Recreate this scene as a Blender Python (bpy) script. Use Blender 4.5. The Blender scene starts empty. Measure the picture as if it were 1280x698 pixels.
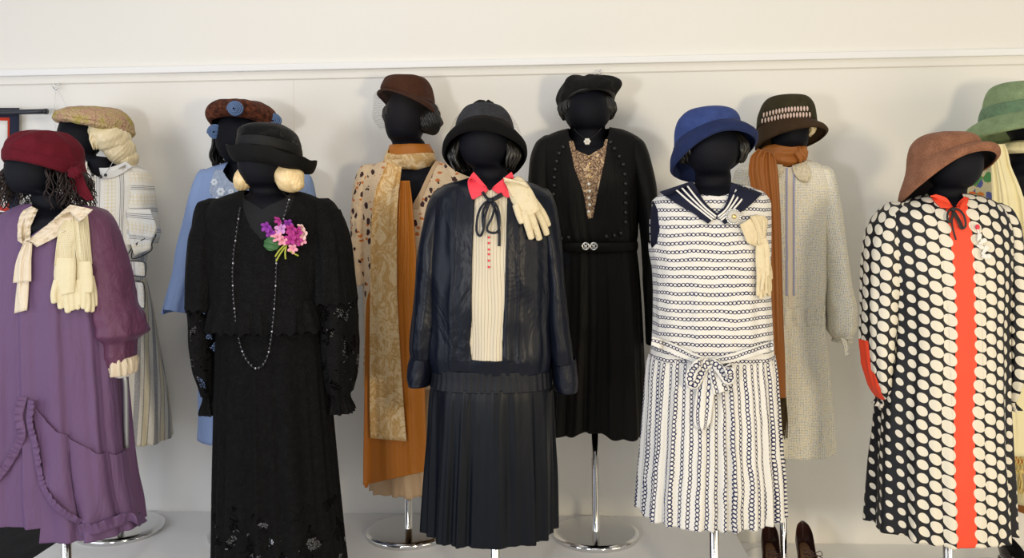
import bpy, bmesh, math, random
import numpy as np
from mathutils import Vector, Matrix, noise
from mathutils.bvhtree import BVHTree

PI = math.pi
S = bpy.context.scene
C = S.collection
random.seed(7)

# ------------------------------------------------------------------ camera
FPX, PX0, PY0 = 1050.0, 640.0, 265.0          # focal length in pixels, principal point
YAW, ROLL = math.radians(3.35), 0.0105
CAMLOC = Vector((0.0, -3.433, 1.24))
_f = Vector((-math.sin(YAW), math.cos(YAW), 0))
_r0 = Vector((math.cos(YAW), math.sin(YAW), 0))
_up = Vector((0, 0, 1))
_r = (_r0*math.cos(ROLL) - _up*math.sin(ROLL))
_u = (_up*math.cos(ROLL) + _r0*math.sin(ROLL))
cam_data = bpy.data.cameras.new('camera')
cam = bpy.data.objects.new('camera', cam_data); C.objects.link(cam)
cam_data.sensor_width = 36.0; cam_data.lens = FPX/1280*36
cam_data.shift_y = -(349-PY0)/1280.0
cam_data.clip_start = 0.05
mw = Matrix.Identity(4)
for i, v in enumerate((_r, _u, -_f)):
    mw[0][i], mw[1][i], mw[2][i] = v
mw.translation = CAMLOC
cam.matrix_world = mw
S.camera = cam
S.view_settings.view_transform = 'Standard'
S.view_settings.look = 'None'
S.view_settings.gamma = 1
S.view_settings.use_curve_mapping = False
S.view_settings.exposure = -0.04

# ------------------------------------------------------------------ light
w = bpy.data.worlds.new('room_light'); S.world = w; w.use_nodes = True
w.node_tree.nodes['Background'].inputs[0].default_value = (0.98, 0.96, 0.93, 1)
w.node_tree.nodes['Background'].inputs[1].default_value = 0.50

def area(name, loc, target, size, power, col, sizey=None):
    d = bpy.data.lights.new(name, 'AREA'); d.energy = power; d.size = size; d.color = col
    if sizey: d.shape = 'RECTANGLE'; d.size_y = sizey
    o = bpy.data.objects.new(name, d); C.objects.link(o)
    o.location = loc
    o.rotation_euler = (Vector(target)-Vector(loc)).to_track_quat('-Z', 'Y').to_euler()
    return o
area('warm_lamp_right', (1.25, -3.9, 1.15), (0.2, 0, 1.2), 0.30, 40, (1.0, 0.82, 0.54))
area('cool_lamp_left', (-1.25, -3.9, 1.2), (-0.2, 0, 1.2), 0.30, 29, (0.98, 0.97, 0.96))
area('added_fill_top', (-0.7, -2.9, 3.1), (-0.5, -1.9, 0), 1.8, 30, (1.0, 0.95, 0.88))  # overhead fill, added to brighten platform and wall; no known fixture
area('window_light_left', (-3.0, -2.6, 1.1), (-0.5, 0, .6), 1.6, 26, (0.78, 0.85, 1.0))
area('added_fill_right', (3.1, -2.6, 1.0), (0.6, 0, .4), 1.6, 26, (1.0, 0.84, 0.58))  # fill light added at the right to lift the dim lower wall

# ------------------------------------------------------------------ basic helpers
def PT(px, py, Y):
    """world point seen at photo pixel (px, py) at distance Y from the wall (wall is Y=0)"""
    d = _f*FPX + _r*(px-PX0) + _u*(PY0-py)
    t = (Y-CAMLOC.y)/d.y
    return CAMLOC + d*t
def RAY(px, py):
    return (_f*FPX + _r*(px-PX0) + _u*(PY0-py)).normalized()
def MPP(Y, px=640):
    return (PT(px+1, 300, Y)-PT(px, 300, Y)).length

def pchip(xs, ys, x):
    xs = np.asarray(xs, float); ys = np.asarray(ys, float); x = np.asarray(x, float)
    h = np.diff(xs); dl = np.diff(ys)/h; n = len(xs)
    m = np.zeros(n)
    if n == 2: m[:] = dl[0]
    else:
        for i in range(1, n-1):
            if dl[i-1]*dl[i] > 0:
                w1 = 2*h[i]+h[i-1]; w2 = h[i]+2*h[i-1]
                m[i] = (w1+w2)/(w1/dl[i-1]+w2/dl[i])
        m[0] = dl[0]; m[-1] = dl[-1]
    k = np.clip(np.searchsorted(xs, x)-1, 0, n-2)
    t = (x-xs[k])/h[k]
    return ((2*t**3-3*t**2+1)*ys[k] + (t**3-2*t**2+t)*h[k]*m[k] + (-2*t**3+3*t**2)*ys[k+1] + (t**3-t**2)*h[k]*m[k+1])

def wloc(o):
    v = Vector((0, 0, 0))
    while o is not None:
        v = v + o.location; o = o.parent
    return v
def tag(o, label=None, cat=None, group=None, kind=None):
    if label: o['label'] = label
    if cat: o['category'] = cat
    if group: o['group'] = group
    if kind: o['kind'] = kind
    return o
def empty(name, loc, label, cat, group=None):
    o = bpy.data.objects.new(name, None); C.objects.link(o); o.location = loc
    o.empty_display_size = .05
    return tag(o, label, cat, group)
def link(name, bm, mat, parent=None, solid=0, smooth=True, subsurf=0, offset=0, base=None, bevel=0):
    """bmesh in world coordinates -> one mesh object; origin at the parent or at its own base"""
    if parent is not None: b = wloc(parent)
    elif base is not None: b = Vector(base)
    else:
        lo = Vector((1e9,)*3); hi = Vector((-1e9,)*3)
        for v in bm.verts:
            for i in range(3): lo[i] = min(lo[i], v.co[i]); hi[i] = max(hi[i], v.co[i])
        b = Vector(((lo.x+hi.x)/2, (lo.y+hi.y)/2, lo.z))
    bm.normal_update()
    me = bpy.data.meshes.new(name)
    for v in bm.verts: v.co -= b
    bm.to_mesh(me)
    for v in bm.verts: v.co += b
    if smooth:
        me.polygons.foreach_set('use_smooth', [True]*len(me.polygons))
    me.materials.append(mat)
    o = bpy.data.objects.new(name, me); C.objects.link(o)
    if parent is not None: o.parent = parent
    else: o.location = b
    if bevel:
        m = o.modifiers.new('bevel', 'BEVEL'); m.width = bevel; m.segments = 2; m.limit_method = 'ANGLE'
    if solid:
        m = o.modifiers.new('thickness', 'SOLIDIFY'); m.thickness = solid; m.offset = offset
    if subsurf:
        m = o.modifiers.new('smooth', 'SUBSURF'); m.levels = subsurf; m.render_levels = subsurf
    return o

# ------------------------------------------------------------------ node helper
class G:
    def __init__(s, name):
        s.m = bpy.data.materials.new(name); s.m.use_nodes = True
        s.t = s.m.node_tree; s.b = s.t.nodes['Principled BSDF']
        s.out = s.t.nodes['Material Output']
    def setin(s, sock, v):
        if isinstance(v, bpy.types.NodeSocket): s.t.links.new(v, sock)
        else:
            if hasattr(sock.default_value, '__len__') and not hasattr(v, '__len__'): v = [v]*len(sock.default_value)
            if hasattr(v, '__len__') and len(sock.default_value) == 4 and len(v) == 3: v = (*v, 1)
            sock.default_value = v
    def n(s, typ, ins=None, **kw):
        nd = s.t.nodes.new(typ)
        for k, v in kw.items(): setattr(nd, k, v)
        for k, v in (ins or {}).items(): s.setin(nd.inputs[k], v)
        return nd
    def m_(s, op, a, b=None, c=None):
        nd = s.n('ShaderNodeMath', operation=op)
        for i, v in enumerate((a, b, c)):
            if v is not None: s.setin(nd.inputs[i], v)
        return nd.outputs[0]
    def mix(s, f, a, b, mode='MIX'):
        nd = s.n('ShaderNodeMix', data_type='RGBA', blend_type=mode)
        s.setin(nd.inputs[0], f); s.setin(nd.inputs[6], a); s.setin(nd.inputs[7], b)
        return nd.outputs[2]
    def ramp(s, f, stops, interp='LINEAR'):
        nd = s.n('ShaderNodeValToRGB', {0: f}); cr = nd.color_ramp; cr.interpolation = interp
        while len(cr.elements) < len(stops): cr.elements.new(0.5)
        for e, (p, c) in zip(cr.elements, stops):
            e.position = p; e.color = (*c, 1) if len(c) == 3 else c
        return nd.outputs[0]
    def uv(s):
        nd = s.n('ShaderNodeSeparateXYZ', {0: s.n('ShaderNodeUVMap').outputs[0]})
        return nd.outputs[0], nd.outputs[1]
    def obj(s): return s.n('ShaderNodeTexCoord').outputs['Object']
    def mapping(s, vec, scale=(1, 1, 1), loc=(0, 0, 0), rot=(0, 0, 0)):
        return s.n('ShaderNodeMapping', {0: vec, 'Scale': scale, 'Location': loc, 'Rotation': rot}).outputs[0]
    def noise(s, vec, scale=5, detail=3, rough=.5, dist=0):
        return s.n('ShaderNodeTexNoise', {'Vector': vec, 'Scale': scale, 'Detail': detail, 'Roughness': rough, 'Distortion': dist})
    def vor(s, vec, scale=5, feature='F1', rand=1.0):
        return s.n('ShaderNodeTexVoronoi', {'Vector': vec, 'Scale': scale, 'Randomness': rand}, feature=feature)
    def bump(s, h, strength=.3, dist=.01, normal=None):
        nd = s.n('ShaderNodeBump', {'Height': h, 'Strength': strength, 'Distance': dist})
        if normal is not None: s.setin(nd.inputs['Normal'], normal)
        s.setin(s.b.inputs['Normal'], nd.outputs[0]); return nd.outputs[0]
    def fin(s, col=None, rough=None, metal=None, spec=None, sheen=None, sheencol=None, alpha=None):
        b = s.b.inputs
        if col is not None: s.setin(b['Base Color'], col)
        if rough is not None: s.setin(b['Roughness'], rough)
        if metal is not None: s.setin(b['Metallic'], metal)
        if spec is not None: s.setin(b['Specular IOR Level'], spec)
        if sheen is not None:
            s.setin(b['Sheen Weight'], sheen); s.setin(b['Sheen Roughness'], .4)
            if sheencol is not None: s.setin(b['Sheen Tint'], sheencol)
        if alpha is not None: s.setin(b['Alpha'], alpha)
        return s.m

def cloth(name, col, rough=.75, wrinkle=.35, wscale=9, stretch=(1, 1, .28), weave=.12, sheen=0., spec=.25, var=.12, sheencol=None, alpha=None, wscale2=900):
    g = G(name); o = g.obj()
    n1 = g.noise(g.mapping(o, stretch), wscale, 4, .55, .6)
    n2 = g.noise(o, wscale2, 2)
    n3 = g.noise(o, 3.5, 3)
    f = g.m_('MULTIPLY', g.m_('SUBTRACT', n3.outputs[0], .5), var*2)
    dark = tuple(c*.7 for c in col); 
    c = g.mix(g.m_('ADD', .25, f), col, dark) if var else col
    h = g.m_('ADD', g.m_('MULTIPLY', n1.outputs[0], wrinkle), g.m_('MULTIPLY', n2.outputs[0], weave*.06))
    g.bump(h, 1.0, .03)
    return g.fin(c, rough, spec=spec, sheen=sheen, sheencol=sheencol, alpha=alpha)

# ------------------------------------------------------------------ fold functions (periodic in s)
def vfold(seed, k=2.2, c=.35, ridge=.55):
    def F(s, t):
        a = 2*PI*s; cx, sx = math.cos(a)*k, math.sin(a)*k
        n = noise.noise(Vector((cx+seed*3.1, sx, t*c+seed)))
        m = noise.noise(Vector((cx*2.3-seed, sx*2.3+5, t*c*1.6)))
        r = 1-abs(n)*3.2
        return ridge*r*.6 + (1-ridge)*n*1.6 + m*.7
    return F
def gather(seed, n=30, c=.3, fine=.3):
    """regular gathered folds, uneven in width"""
    def F(s, t):
        a = 2*PI*s
        ph = noise.noise(Vector((math.cos(a)*2+seed, math.sin(a)*2, t*c)))*4.5
        am = .75+.8*noise.noise(Vector((math.cos(a)*3-seed, math.sin(a)*3, t*c+9)))
        return am*math.sin(n*a+ph) + fine*math.sin(2.3*round(n/2.3*2.3)*a+ph*3+2)
    return F
def crumple(seed, k=1.2, kz=26, mixv=.3):
    """horizontal creases for sleeves and neck wraps (z in metres)"""
    def F(s, t, z=0):
        a = 2*PI*s
        n = noise.noise(Vector((math.cos(a)*k+seed, math.sin(a)*k, z*kz)))
        m = noise.noise(Vector((math.cos(a)*k*2.2, math.sin(a)*k*2.2+seed, z*kz*.25)))
        return (1-abs(n)*3) * (1-mixv) * .7 + m*mixv*2
    F.z = True
    return F
def both(f, g, a=1, b=1):
    def F(s, t, z=0):
        return a*(f(s, t, z) if getattr(f, 'z', 0) else f(s, t)) + b*(g(s, t, z) if getattr(g, 'z', 0) else g(s, t))
    F.z = True
    return F

def loft(rows, Y, nu=180, nv=90, exp=2.3, fold=None, cref=1.0, hem=0, hemfold=None, wr=.0, seed=0, cap_top=False, dim=None, cap_bottom=False, u0=0.5):
    """rows: (py, xl, xr, ry, amp, dy) at photo pixel heights; closed rings around an axis at depth Y"""
    R = [tuple(r)+(0,)*(6-len(r)) for r in rows]
    ys = [r[0] for r in R]
    yy = np.linspace(ys[0], ys[-1], nv+1)
    # more rows where the outline changes fast: blend uniform with row-index spacing
    idx = np.interp(np.linspace(0, len(R)-1, nv+1), range(len(R)), ys)
    yy = np.sort(yy*.5+idx*.5)
    cols = [pchip(ys, [r[k] for r in R], yy) for k in range(1, 6)]
    bm = bmesh.new(); uvl = bm.loops.layers.uv.new('UVMap')
    th = np.linspace(PI/2, PI/2+2*PI, 721)
    grid = []; ucs = []; vlen = 0; zs = []
    for j in range(nv+1):
        py = yy[j]; xl, xr, ry, amp, dy = (c[j] for c in cols)
        a = PT(xl, py, Y); b = PT(xr, py, Y)
        cx = (a.x+b.x)/2; rx = max((b.x-a.x)/2, 1e-4); z0 = (a.z+b.z)/2; tz = (b.z-a.z)/2
        c_, s_ = np.cos(th), np.sin(th)
        # going from back (pi/2) leftwards (-x) to front: front at s=.5
        X = np.sign(c_)*np.abs(c_)**(2/exp); Yv = np.sign(s_)*np.abs(s_)**(2/exp)
        px = rx*X; pyv = ry*Yv
        L = np.concatenate([[0], np.cumsum(np.hypot(np.diff(px), np.diff(pyv)))])
        Lt = L[-1]; sN = np.arange(nu)/nu
        xs_ = np.interp(sN*Lt, L, px); ys_ = np.interp(sN*Lt, L, pyv)
        tx = np.interp(((sN+.004) % 1)*Lt, L, px)-np.interp(((sN-.004) % 1)*Lt, L, px)
        ty = np.interp(((sN+.004) % 1)*Lt, L, pyv)-np.interp(((sN-.004) % 1)*Lt, L, pyv)
        ln = np.hypot(tx, ty)+1e-9
        nx, ny = -ty/ln, tx/ln
        # outward check
        nx, ny = np.where(nx*xs_+ny*ys_ < 0, -nx, nx), np.where(nx*xs_+ny*ys_ < 0, -ny, ny)
        t = j/nv; ring = []
        for i in range(nu):
            d = 0
            if fold and amp: d = amp*(fold(sN[i], t, z0) if getattr(fold, 'z', 0) else fold(sN[i], t))
            x = cx+xs_[i]+nx[i]*d; y = Y+dy+ys_[i]+ny[i]*d
            z = z0
            if hem and t > .6:
                z += hem*((t-.6)/.4)**2*(hemfold or fold)(sN[i], 1) if not getattr(hemfold or fold, 'z', 0) else 0
            p = Vector((x, y, z))
            if wr: p += wr*noise.noise_vector(Vector((x*14+seed, y*14, z*9)))
            ring.append(bm.verts.new(p))
        grid.append(ring); zs.append(z0); ucs.append(max(Lt, 1e-3))
    vv = [0]
    for j in range(nv):
        vv.append(vv[-1]+math.hypot(zs[j]-zs[j+1], (ucs[j]-ucs[j+1])/8))
    for j in range(nv):
        for i in range(nu):
            i2 = (i+1) % nu
            f = bm.faces.new((grid[j][i], grid[j+1][i], grid[j+1][i2], grid[j][i2]))
            us = (i/nu, i/nu, (i+1)/nu, (i+1)/nu); js = (j, j+1, j+1, j)
            for l, uu, jj in zip(f.loops, us, js):
                k = cref if cref else ucs[jj]
                l[uvl].uv = ((uu-u0)*k, -vv[jj])
    if cap_top: bm.faces.new(grid[0])
    if cap_bottom: bm.faces.new(grid[-1])
    bm.normal_update()
    return bm

def bvh(*bms):
    vs, fs, off = [], [], 0
    for bm in bms:
        bm.verts.index_update()
        vs += [v.co.copy() for v in bm.verts]
        fs += [[v.index+off for v in f.verts] for f in bm.faces]
        off = len(vs)
    return BVHTree.FromPolygons(vs, fs)
def on(tree, px, py, lift=.004, Yf=None):
    d = RAY(px, py)
    h = tree.ray_cast(CAMLOC, d) if tree else (None,)
    if h[0] is None: return PT(px, py, Yf if Yf is not None else -.5)
    return h[0]-d*lift

def inpoly(x, z, P):
    c = False; n = len(P)
    for i in range(n):
        x1, z1 = P[i]; x2, z2 = P[(i+1) % n]
        if (z1 > z) != (z2 > z) and x < (x2-x1)*(z-z1)/(z2-z1)+x1: c = not c
    return c
def _cutsetup(bm, polypx, Yf, Yc):
    P = [(lambda p: (p.x, p.z))(PT(x, y, Yf)) for x, y in polypx]
    lo = (min(p[0] for p in P)-.01, min(p[1] for p in P)-.01); hi = (max(p[0] for p in P)+.01, max(p[1] for p in P)+.01)
    for i in range(len(P)):
        a, b = P[i], P[(i+1) % len(P)]
        mx = (min(a[0], b[0])-.012, max(a[0], b[0])+.012, min(a[1], b[1])-.012, max(a[1], b[1])+.012)
        fs = []
        for f in bm.faces:
            c = f.calc_center_bounds()
            if c.y < Yc and mx[0] < c.x < mx[1] and mx[2] < c.z < mx[3]: fs.append(f)
        if not fs: continue
        es = {e for f in fs for e in f.edges}; vs = {v for f in fs for v in f.verts}
        no = Vector((b[1]-a[1], 0, -(b[0]-a[0])))
        if no.length < 1e-6: continue
        bmesh.ops.bisect_plane(bm, geom=list(vs)+list(es)+fs, plane_co=(a[0], 0, a[1]), plane_no=no.normalized(), dist=1e-6)
    sel = []
    for f in bm.faces:
        c = f.calc_center_median()
        if c.y < Yc and lo[0] < c.x < hi[0] and lo[1] < c.z < hi[1] and inpoly(c.x, c.z, P): sel.append(f)
    return sel
def copy_faces(bm, sel, lift=0, wav=None):
    uvl = bm.loops.layers.uv.active
    nb = bmesh.new(); nl = nb.loops.layers.uv.new('UVMap'); mp = {}
    bm.normal_update()
    for f in sel:
        vs = []
        for v in f.verts:
            if v not in mp:
                mp[v] = nb.verts.new(v.co+v.normal*(lift if wav is None else lift+wav(v.co)))
            vs.append(mp[v])
        nf = nb.faces.new(vs)
        for l, l2 in zip(nf.loops, f.loops): l[nl].uv = l2[uvl].uv
    return nb
def extract(bm, poly, Yf, Yc, keep=False, lift=0):
    """cut a pixel outline out of the front of a garment; returns the piece (garment loses it unless keep)"""
    sel = _cutsetup(bm, poly, Yf, Yc)
    nb = copy_faces(bm, sel, lift)
    if not keep: bmesh.ops.delete(bm, geom=sel, context='FACES')
    return nb
def patch(bm, poly, Yf, Yc, lift=.004):
    b2 = bm.copy(); nb = extract(b2, poly, Yf, Yc, True, lift); b2.free(); return nb

def drape(rows, tree, lift=.006, amp=0, k=6, seed=1, nu=20, nv=20, Yf=None, Yl=None, smoothY=False, wave=None):
    """cloth laid on a garment: rows (x0,y0,x1,y1[,lift]) across the cloth in photo pixels, top to bottom"""
    R = [tuple(r)+((lift,) if len(r) == 4 else ()) for r in rows]
    T = np.linspace(0, 1, len(R)); tt = np.linspace(0, 1, nv+1)
    cs = [pchip(T, [r[q] for r in R], tt) for q in range(5)]
    pts = []; hits = []
    for j in range(nv+1):
        row = []
        for i in range(nu+1):
            u = i/nu; px = cs[0][j]*(1-u)+cs[2][j]*u; py = cs[1][j]*(1-u)+cs[3][j]*u
            d = RAY(px, py); h = tree.ray_cast(CAMLOC, d) if tree else (None,)
            p = h[0]
            if p is not None and Yf is not None and p.y > Yf+.03: p = None
            if p is None and Yf is None: row.append((px, py, d, None)); continue
            if p is None: p = PT(px, py, Yf)
            hits.append(p.y); row.append((px, py, d, p))
        pts.append(row)
    my = (sum(hits)/len(hits)) if hits else -.5
    bm = bmesh.new(); uvl = bm.loops.layers.uv.new('UVMap'); g = []
    for j in range(nv+1):
        row = []
        for i in range(nu+1):
            px, py, d, p = pts[j][i]
            if p is None: p = PT(px, py, my)
            u = i/nu; t = j/nv
            f = 0
            if amp: f = amp*(1+(1-abs(noise.noise(Vector((u*k+seed, t*.8, seed))))*3)*.7+.5*math.sin(u*k*2.2+seed+t))
            if wave: f += wave(u, t)
            row.append(p-d*(cs[4][j]+f))
        g.append(row)
    if smoothY:
        for it in range(smoothY):
            g2 = [[p.copy() for p in r] for r in g]
            for j in range(nv+1):
                for i in range(nu+1):
                    nb = [g[a][b] for a, b in ((j-1, i), (j+1, i), (j, i-1), (j, i+1)) if 0 <= a <= nv and 0 <= b <= nu]
                    g2[j][i].y = .5*g[j][i].y+.5*min(g[j][i].y, sum(q.y for q in nb)/len(nb)) 
            g = g2
    V = [[bm.verts.new(p) for p in r] for r in g]
    W = (g[nv//2][-1]-g[nv//2][0]).length; H = sum((g[j+1][nu//2]-g[j][nu//2]).length for j in range(nv))
    for j in range(nv):
        for i in range(nu):
            f = bm.faces.new((V[j][i], V[j+1][i], V[j+1][i+1], V[j][i+1]))
            for l, (a, b) in zip(f.loops, ((i, j), (i, j+1), (i+1, j+1), (i+1, j))): l[uvl].uv = (a/nu*W, -b/nv*H)
    bm.normal_update()
    return bm

def spline(P, n):
    P = [Vector(p) for p in P]; L = [0]
    for a, b in zip(P, P[1:]): L.append(L[-1]+max((b-a).length, 1e-5))
    x = np.linspace(0, L[-1], n)
    if len(P) == 2: return [P[0].lerp(P[1], t/L[-1]) for t in x]
    out = []
    k = 0
    for t in x:
        while k < len(P)-2 and t > L[k+1]: k += 1
        p0 = P[max(k-1, 0)]; p1 = P[k]; p2 = P[k+1]; p3 = P[min(k+2, len(P)-1)]
        s = (t-L[k])/(L[k+1]-L[k])
        out.append(.5*((2*p1)+(p2-p0)*s+(2*p0-5*p1+4*p2-p3)*s*s+(3*p1-p0-3*p2+p3)*s**3))
    return out
def sweep(bm, P, rad, n=8, flat=1.0, up=None, cap=True, steps=None, rad2=None):
    """tube or flat band along P; rad may be a function of t; flat<1 squashes it along the normal"""
    uvl = bm.loops.layers.uv.active or bm.loops.layers.uv.new('UVMap')
    if steps: P = spline(P, steps)
    P = [Vector(p) for p in P]; m = len(P); rings = []
    prev = None; dist = 0; ds = []
    for i, p in enumerate(P):
        T = (P[min(i+1, m-1)]-P[max(i-1, 0)])
        if T.length < 1e-7: T = Vector((0, 0, 1))
        T.normalize()
        if up is not None: B = T.cross(up); 
        else: B = prev - T*prev.dot(T) if prev is not None else T.orthogonal()
        if B.length < 1e-6: B = T.orthogonal()
        B.normalize(); prev = B; N = B.cross(T)
        r = rad(i/(m-1)) if callable(rad) else rad
        rings.append([bm.verts.new(p+B*math.cos(2*PI*k/n)*r+N*math.sin(2*PI*k/n)*r*flat) for k in range(n)])
        if i: dist += (p-P[i-1]).length
        ds.append(dist)
    for i in range(m-1):
        for k in range(n):
            k2 = (k+1) % n
            f = bm.faces.new((rings[i][k], rings[i][k2], rings[i+1][k2], rings[i+1][k]))
            for l, (a, b) in zip(f.loops, ((k, i), (k+1, i), (k+1, i+1), (k, i+1))): l[uvl].uv = (a/n*.05, ds[b])
    if cap:
        bm.faces.new(rings[0][::-1]); bm.faces.new(rings[-1])
    return bm
def ball(bm, c, rx, ry=None, rz=None, seg=16, rings=10, fn=None, M=None):
    ry = ry or rx; rz = rz or rx
    r = bmesh.ops.create_uvsphere(bm, u_segments=seg, v_segments=rings, radius=1)
    for v in r['verts']:
        k = fn(v.co) if fn else 1
        p = Vector((v.co.x*rx*k, v.co.y*ry*k, v.co.z*rz*k))
        if M is not None: p = M @ p
        v.co = p+Vector(c)
    return bm
def box(bm, lo, hi):
    r = bmesh.ops.create_cube(bm, size=1); lo = Vector(lo); hi = Vector(hi)
    for v in r['verts']: v.co = Vector(((lo[i]+hi[i])/2+v.co[i]*(hi[i]-lo[i]) for i in range(3)))
    return bm
def lathe(bm, c, prof, n=64):
    rings = []
    for r, z in prof:
        if r < 1e-5: rings.append([bm.verts.new((c[0], c[1], c[2]+z))])
        else: rings.append([bm.verts.new((c[0]+r*math.cos(2*PI*k/n), c[1]+r*math.sin(2*PI*k/n), c[2]+z)) for k in range(n)])
    for a, b in zip(rings, rings[1:]):
        for k in range(n):
            k2 = (k+1) % n
            if len(a) == 1 and len(b) == 1: continue
            if len(a) == 1: bm.faces.new((a[0], b[k], b[k2]))
            elif len(b) == 1: bm.faces.new((a[k], b[0], a[k2]))
            else: bm.faces.new((a[k], b[k], b[k2], a[k2]))
    bmesh.ops.recalc_face_normals(bm, faces=bm.faces)
    return bm

def hat(rows, Y, depth=1.05, nu=96, nv=60, fn=None, wr=0, seed=0, t0=0, t1=1):
    """rings (cx, cy, half width, front lift, roll, dY): tilted ellipses, crown top first. front lift<0 raises the front"""
    R = [tuple(r)+(0,)*(6-len(r)) for r in rows]
    T = np.linspace(0, 1, len(R)); tt = np.linspace(t0, t1, nv+1)
    cs = [pchip(T, [r[q] for r in R], tt) for q in range(6)]
    bm = bmesh.new(); uvl = bm.loops.layers.uv.new('UVMap'); g = []
    mp = MPP(Y)
    for j in range(nv+1):
        cx, cy, hw, tz, k, dy = (c[j] for c in cs)
        c = PT(cx, cy, Y); ring = []
        for i in range(nu):
            a = 2*PI*i/nu-PI/2-PI   # starts at back
            x = hw*math.cos(a); yd = hw*depth*math.sin(a)
            zp = -(tz*(-math.sin(a))+k*x)
            p = Vector((c.x+x*mp, c.y+dy+yd*mp, c.z+zp*mp))
            if fn: p = fn(p, a, tt[j], mp)
            if wr: p += wr*noise.noise_vector(p*18+Vector((seed, 0, 0)))
            ring.append(bm.verts.new(p))
        g.append(ring)
    for j in range(nv):
        for i in range(nu):
            i2 = (i+1) % nu
            f = bm.faces.new((g[j][i], g[j][i2], g[j+1][i2], g[j+1][i]))
            for l, (a, b) in zip(f.loops, ((i, j), (i+1, j), (i+1, j+1), (i, j+1))):
                l[uvl].uv = (a/nu, b/nv*(t1-t0)+t0)
    bmesh.ops.recalc_face_normals(bm, faces=bm.faces)
    return bm

def curls(bm, c, rx, ry, ztop, zbot, gap=(200, 340), n=70, r=.007, curl=.02, wave=.006, seed=0, steps=16, jitter=.01, bulge=1.0):
    """hair strands around a head; gap = face opening in degrees (270 = front)"""
    rnd = random.Random(seed)
    a0, a1 = gap[1]-360, gap[0]
    for q in range(n):
        a = math.radians(a0+(a1-a0)*(q+rnd.random()*.8)/n)
        zb = zbot+rnd.uniform(-jitter, jitter); lay = rnd.uniform(.96, 1.06)
        P = []
        ph = rnd.random()*6.28
        for i in range(steps):
            t = i/(steps-1); z = ztop+(zb-ztop)*t
            k = math.sin(min(1, .25+t*.9)*PI*.5)*(1+.12*bulge*math.sin(t*PI))
            if t > .75: k -= (t-.75)*curl*22
            aa = a+wave*6*math.sin(t*9+ph)
            P.append(Vector((c[0]+rx*lay*k*math.cos(aa)+wave*math.sin(t*14+ph), c[1]+ry*lay*k*math.sin(aa)+wave*math.cos(t*11+ph), z)))
        rr = r*rnd.uniform(.7, 1.2)
        sweep(bm, P, lambda t: rr*(.5+.5*math.sin(min(1, t*3+.2)*PI/2))*(1-.75*max(0, t-.7)/.3), n=6)
    return bm
def ringlets(bm, c, rx, ry, ztop, zbot, gap, n, seed=0, r=.006):
    rnd = random.Random(seed); a0, a1 = gap[1]-360, gap[0]
    for q in range(n):
        a = math.radians(rnd.uniform(a0, a1)); zb = zbot+rnd.uniform(-.02, .03); lay = rnd.uniform(.9, 1.18); ph = rnd.random()*6
        P = []; w_ = rnd.uniform(.006, .013); fr = rnd.uniform(10, 17)
        for i in range(26):
            t = i/25; z = ztop+(zb-ztop)*t; k = lay*math.sin(min(1, .4+t)*PI/2)*(1+.18*t)
            P.append(Vector((c[0]+rx*k*math.cos(a)+w_*t*math.sin(t*fr+ph), c[1]+ry*k*math.sin(a)+w_*t*math.cos(t*fr+ph), z)))
        sweep(bm, P, lambda t: r*(1-.6*t), n=5)
    return bm
def puff(bm, c, rx, ry, rz, n=26, twist=1.5, seed=0, depth=.07, tilt=0):
    """a smooth rolled lock of hair with strand grooves"""
    M = Matrix.Rotation(tilt, 3, 'Y')
    def fn(co):
        a = math.atan2(co.y, co.x)
        return 1+depth*math.sin(n*a+co.z*twist*6+seed)*(1-abs(co.z)**3)+.10*noise.noise(co*1.6+Vector((seed, 0, 0)))+.02*math.sin(3*n*a+co.z*9)
    return ball(bm, c, rx, ry, rz, 96, 40, fn, M)

def glove(name, palm, fingers, mat, parent, tree, Y, lift=.012, flat=.42, fingflat=.75, Yf=None):
    """glove laid on a garment: palm = (x, y, half width px) down the hand, fingers = five lists of the same, merged into one skin"""
    mp = MPP(Y); bm = bmesh.new(); fwd = Vector((0, -1, 0))
    def lane(L, fl, steps, tip):
        P = [on(tree, x, y, lift, Yf) for x, y, r in L]; rr = [r*mp for x, y, r in L]
        T = np.linspace(0, 1, len(L))
        rf = lambda t: float(np.interp(t, T, rr))*(math.sqrt(max(0.02, 1-max(0, (t-.9)/.1)**2)) if tip else 1)
        sweep(bm, P, rf, 14, fl, up=fwd, steps=steps)
    lane(palm, flat, 16, False)
    for fg in fingers: lane(fg, fingflat, 18, True)
    bmesh.ops.recalc_face_normals(bm, faces=bm.faces)
    o = link(name, bm, mat, parent)
    m = o.modifiers.new('remesh', 'REMESH'); m.mode = 'VOXEL'; m.voxel_size = .0014; m.use_smooth_shade = True
    m = o.modifiers.new('soften', 'SMOOTH'); m.iterations = 6; m.factor = .5
    return o
# ------------------------------------------------------------------ materials
def m_wall(name='painted_wall'):
    g = G(name); o = g.obj()
    n = g.noise(o, 160, 2); n2 = g.noise(g.mapping(o, (1, 1, .5)), 1.1, 3)
    c = g.mix(n2.outputs[0], (.80, .785, .74), (.83, .82, .785))
    g.bump(n.outputs[0], .12, .004)
    return g.fin(c, .62, spec=.3)
WALL = m_wall()
def plain(name, col, rough=.5, metal=0., spec=.5, nz=.0):
    g = G(name)
    if nz:
        n = g.noise(g.obj(), 300, 2); g.bump(n.outputs[0], nz, .002)
    return g.fin(col, rough, metal, spec)
def chrome():
    g = G('chrome'); n = g.noise(g.mapping(g.obj(), (1, 1, 30)), 8, 2)
    return g.fin((.72, .72, .72), g.m_('ADD', .05, g.m_('MULTIPLY', n.outputs[0], .08)), 1.0)
CHROME = chrome()
RAILM = plain('white_rail_paint', (.86, .87, .88), .35)
PLAT = cloth('white_platform_cloth', (.86, .86, .86), .8, .25, 2.2, (1, 1, 1), .1, var=.03)
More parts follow.
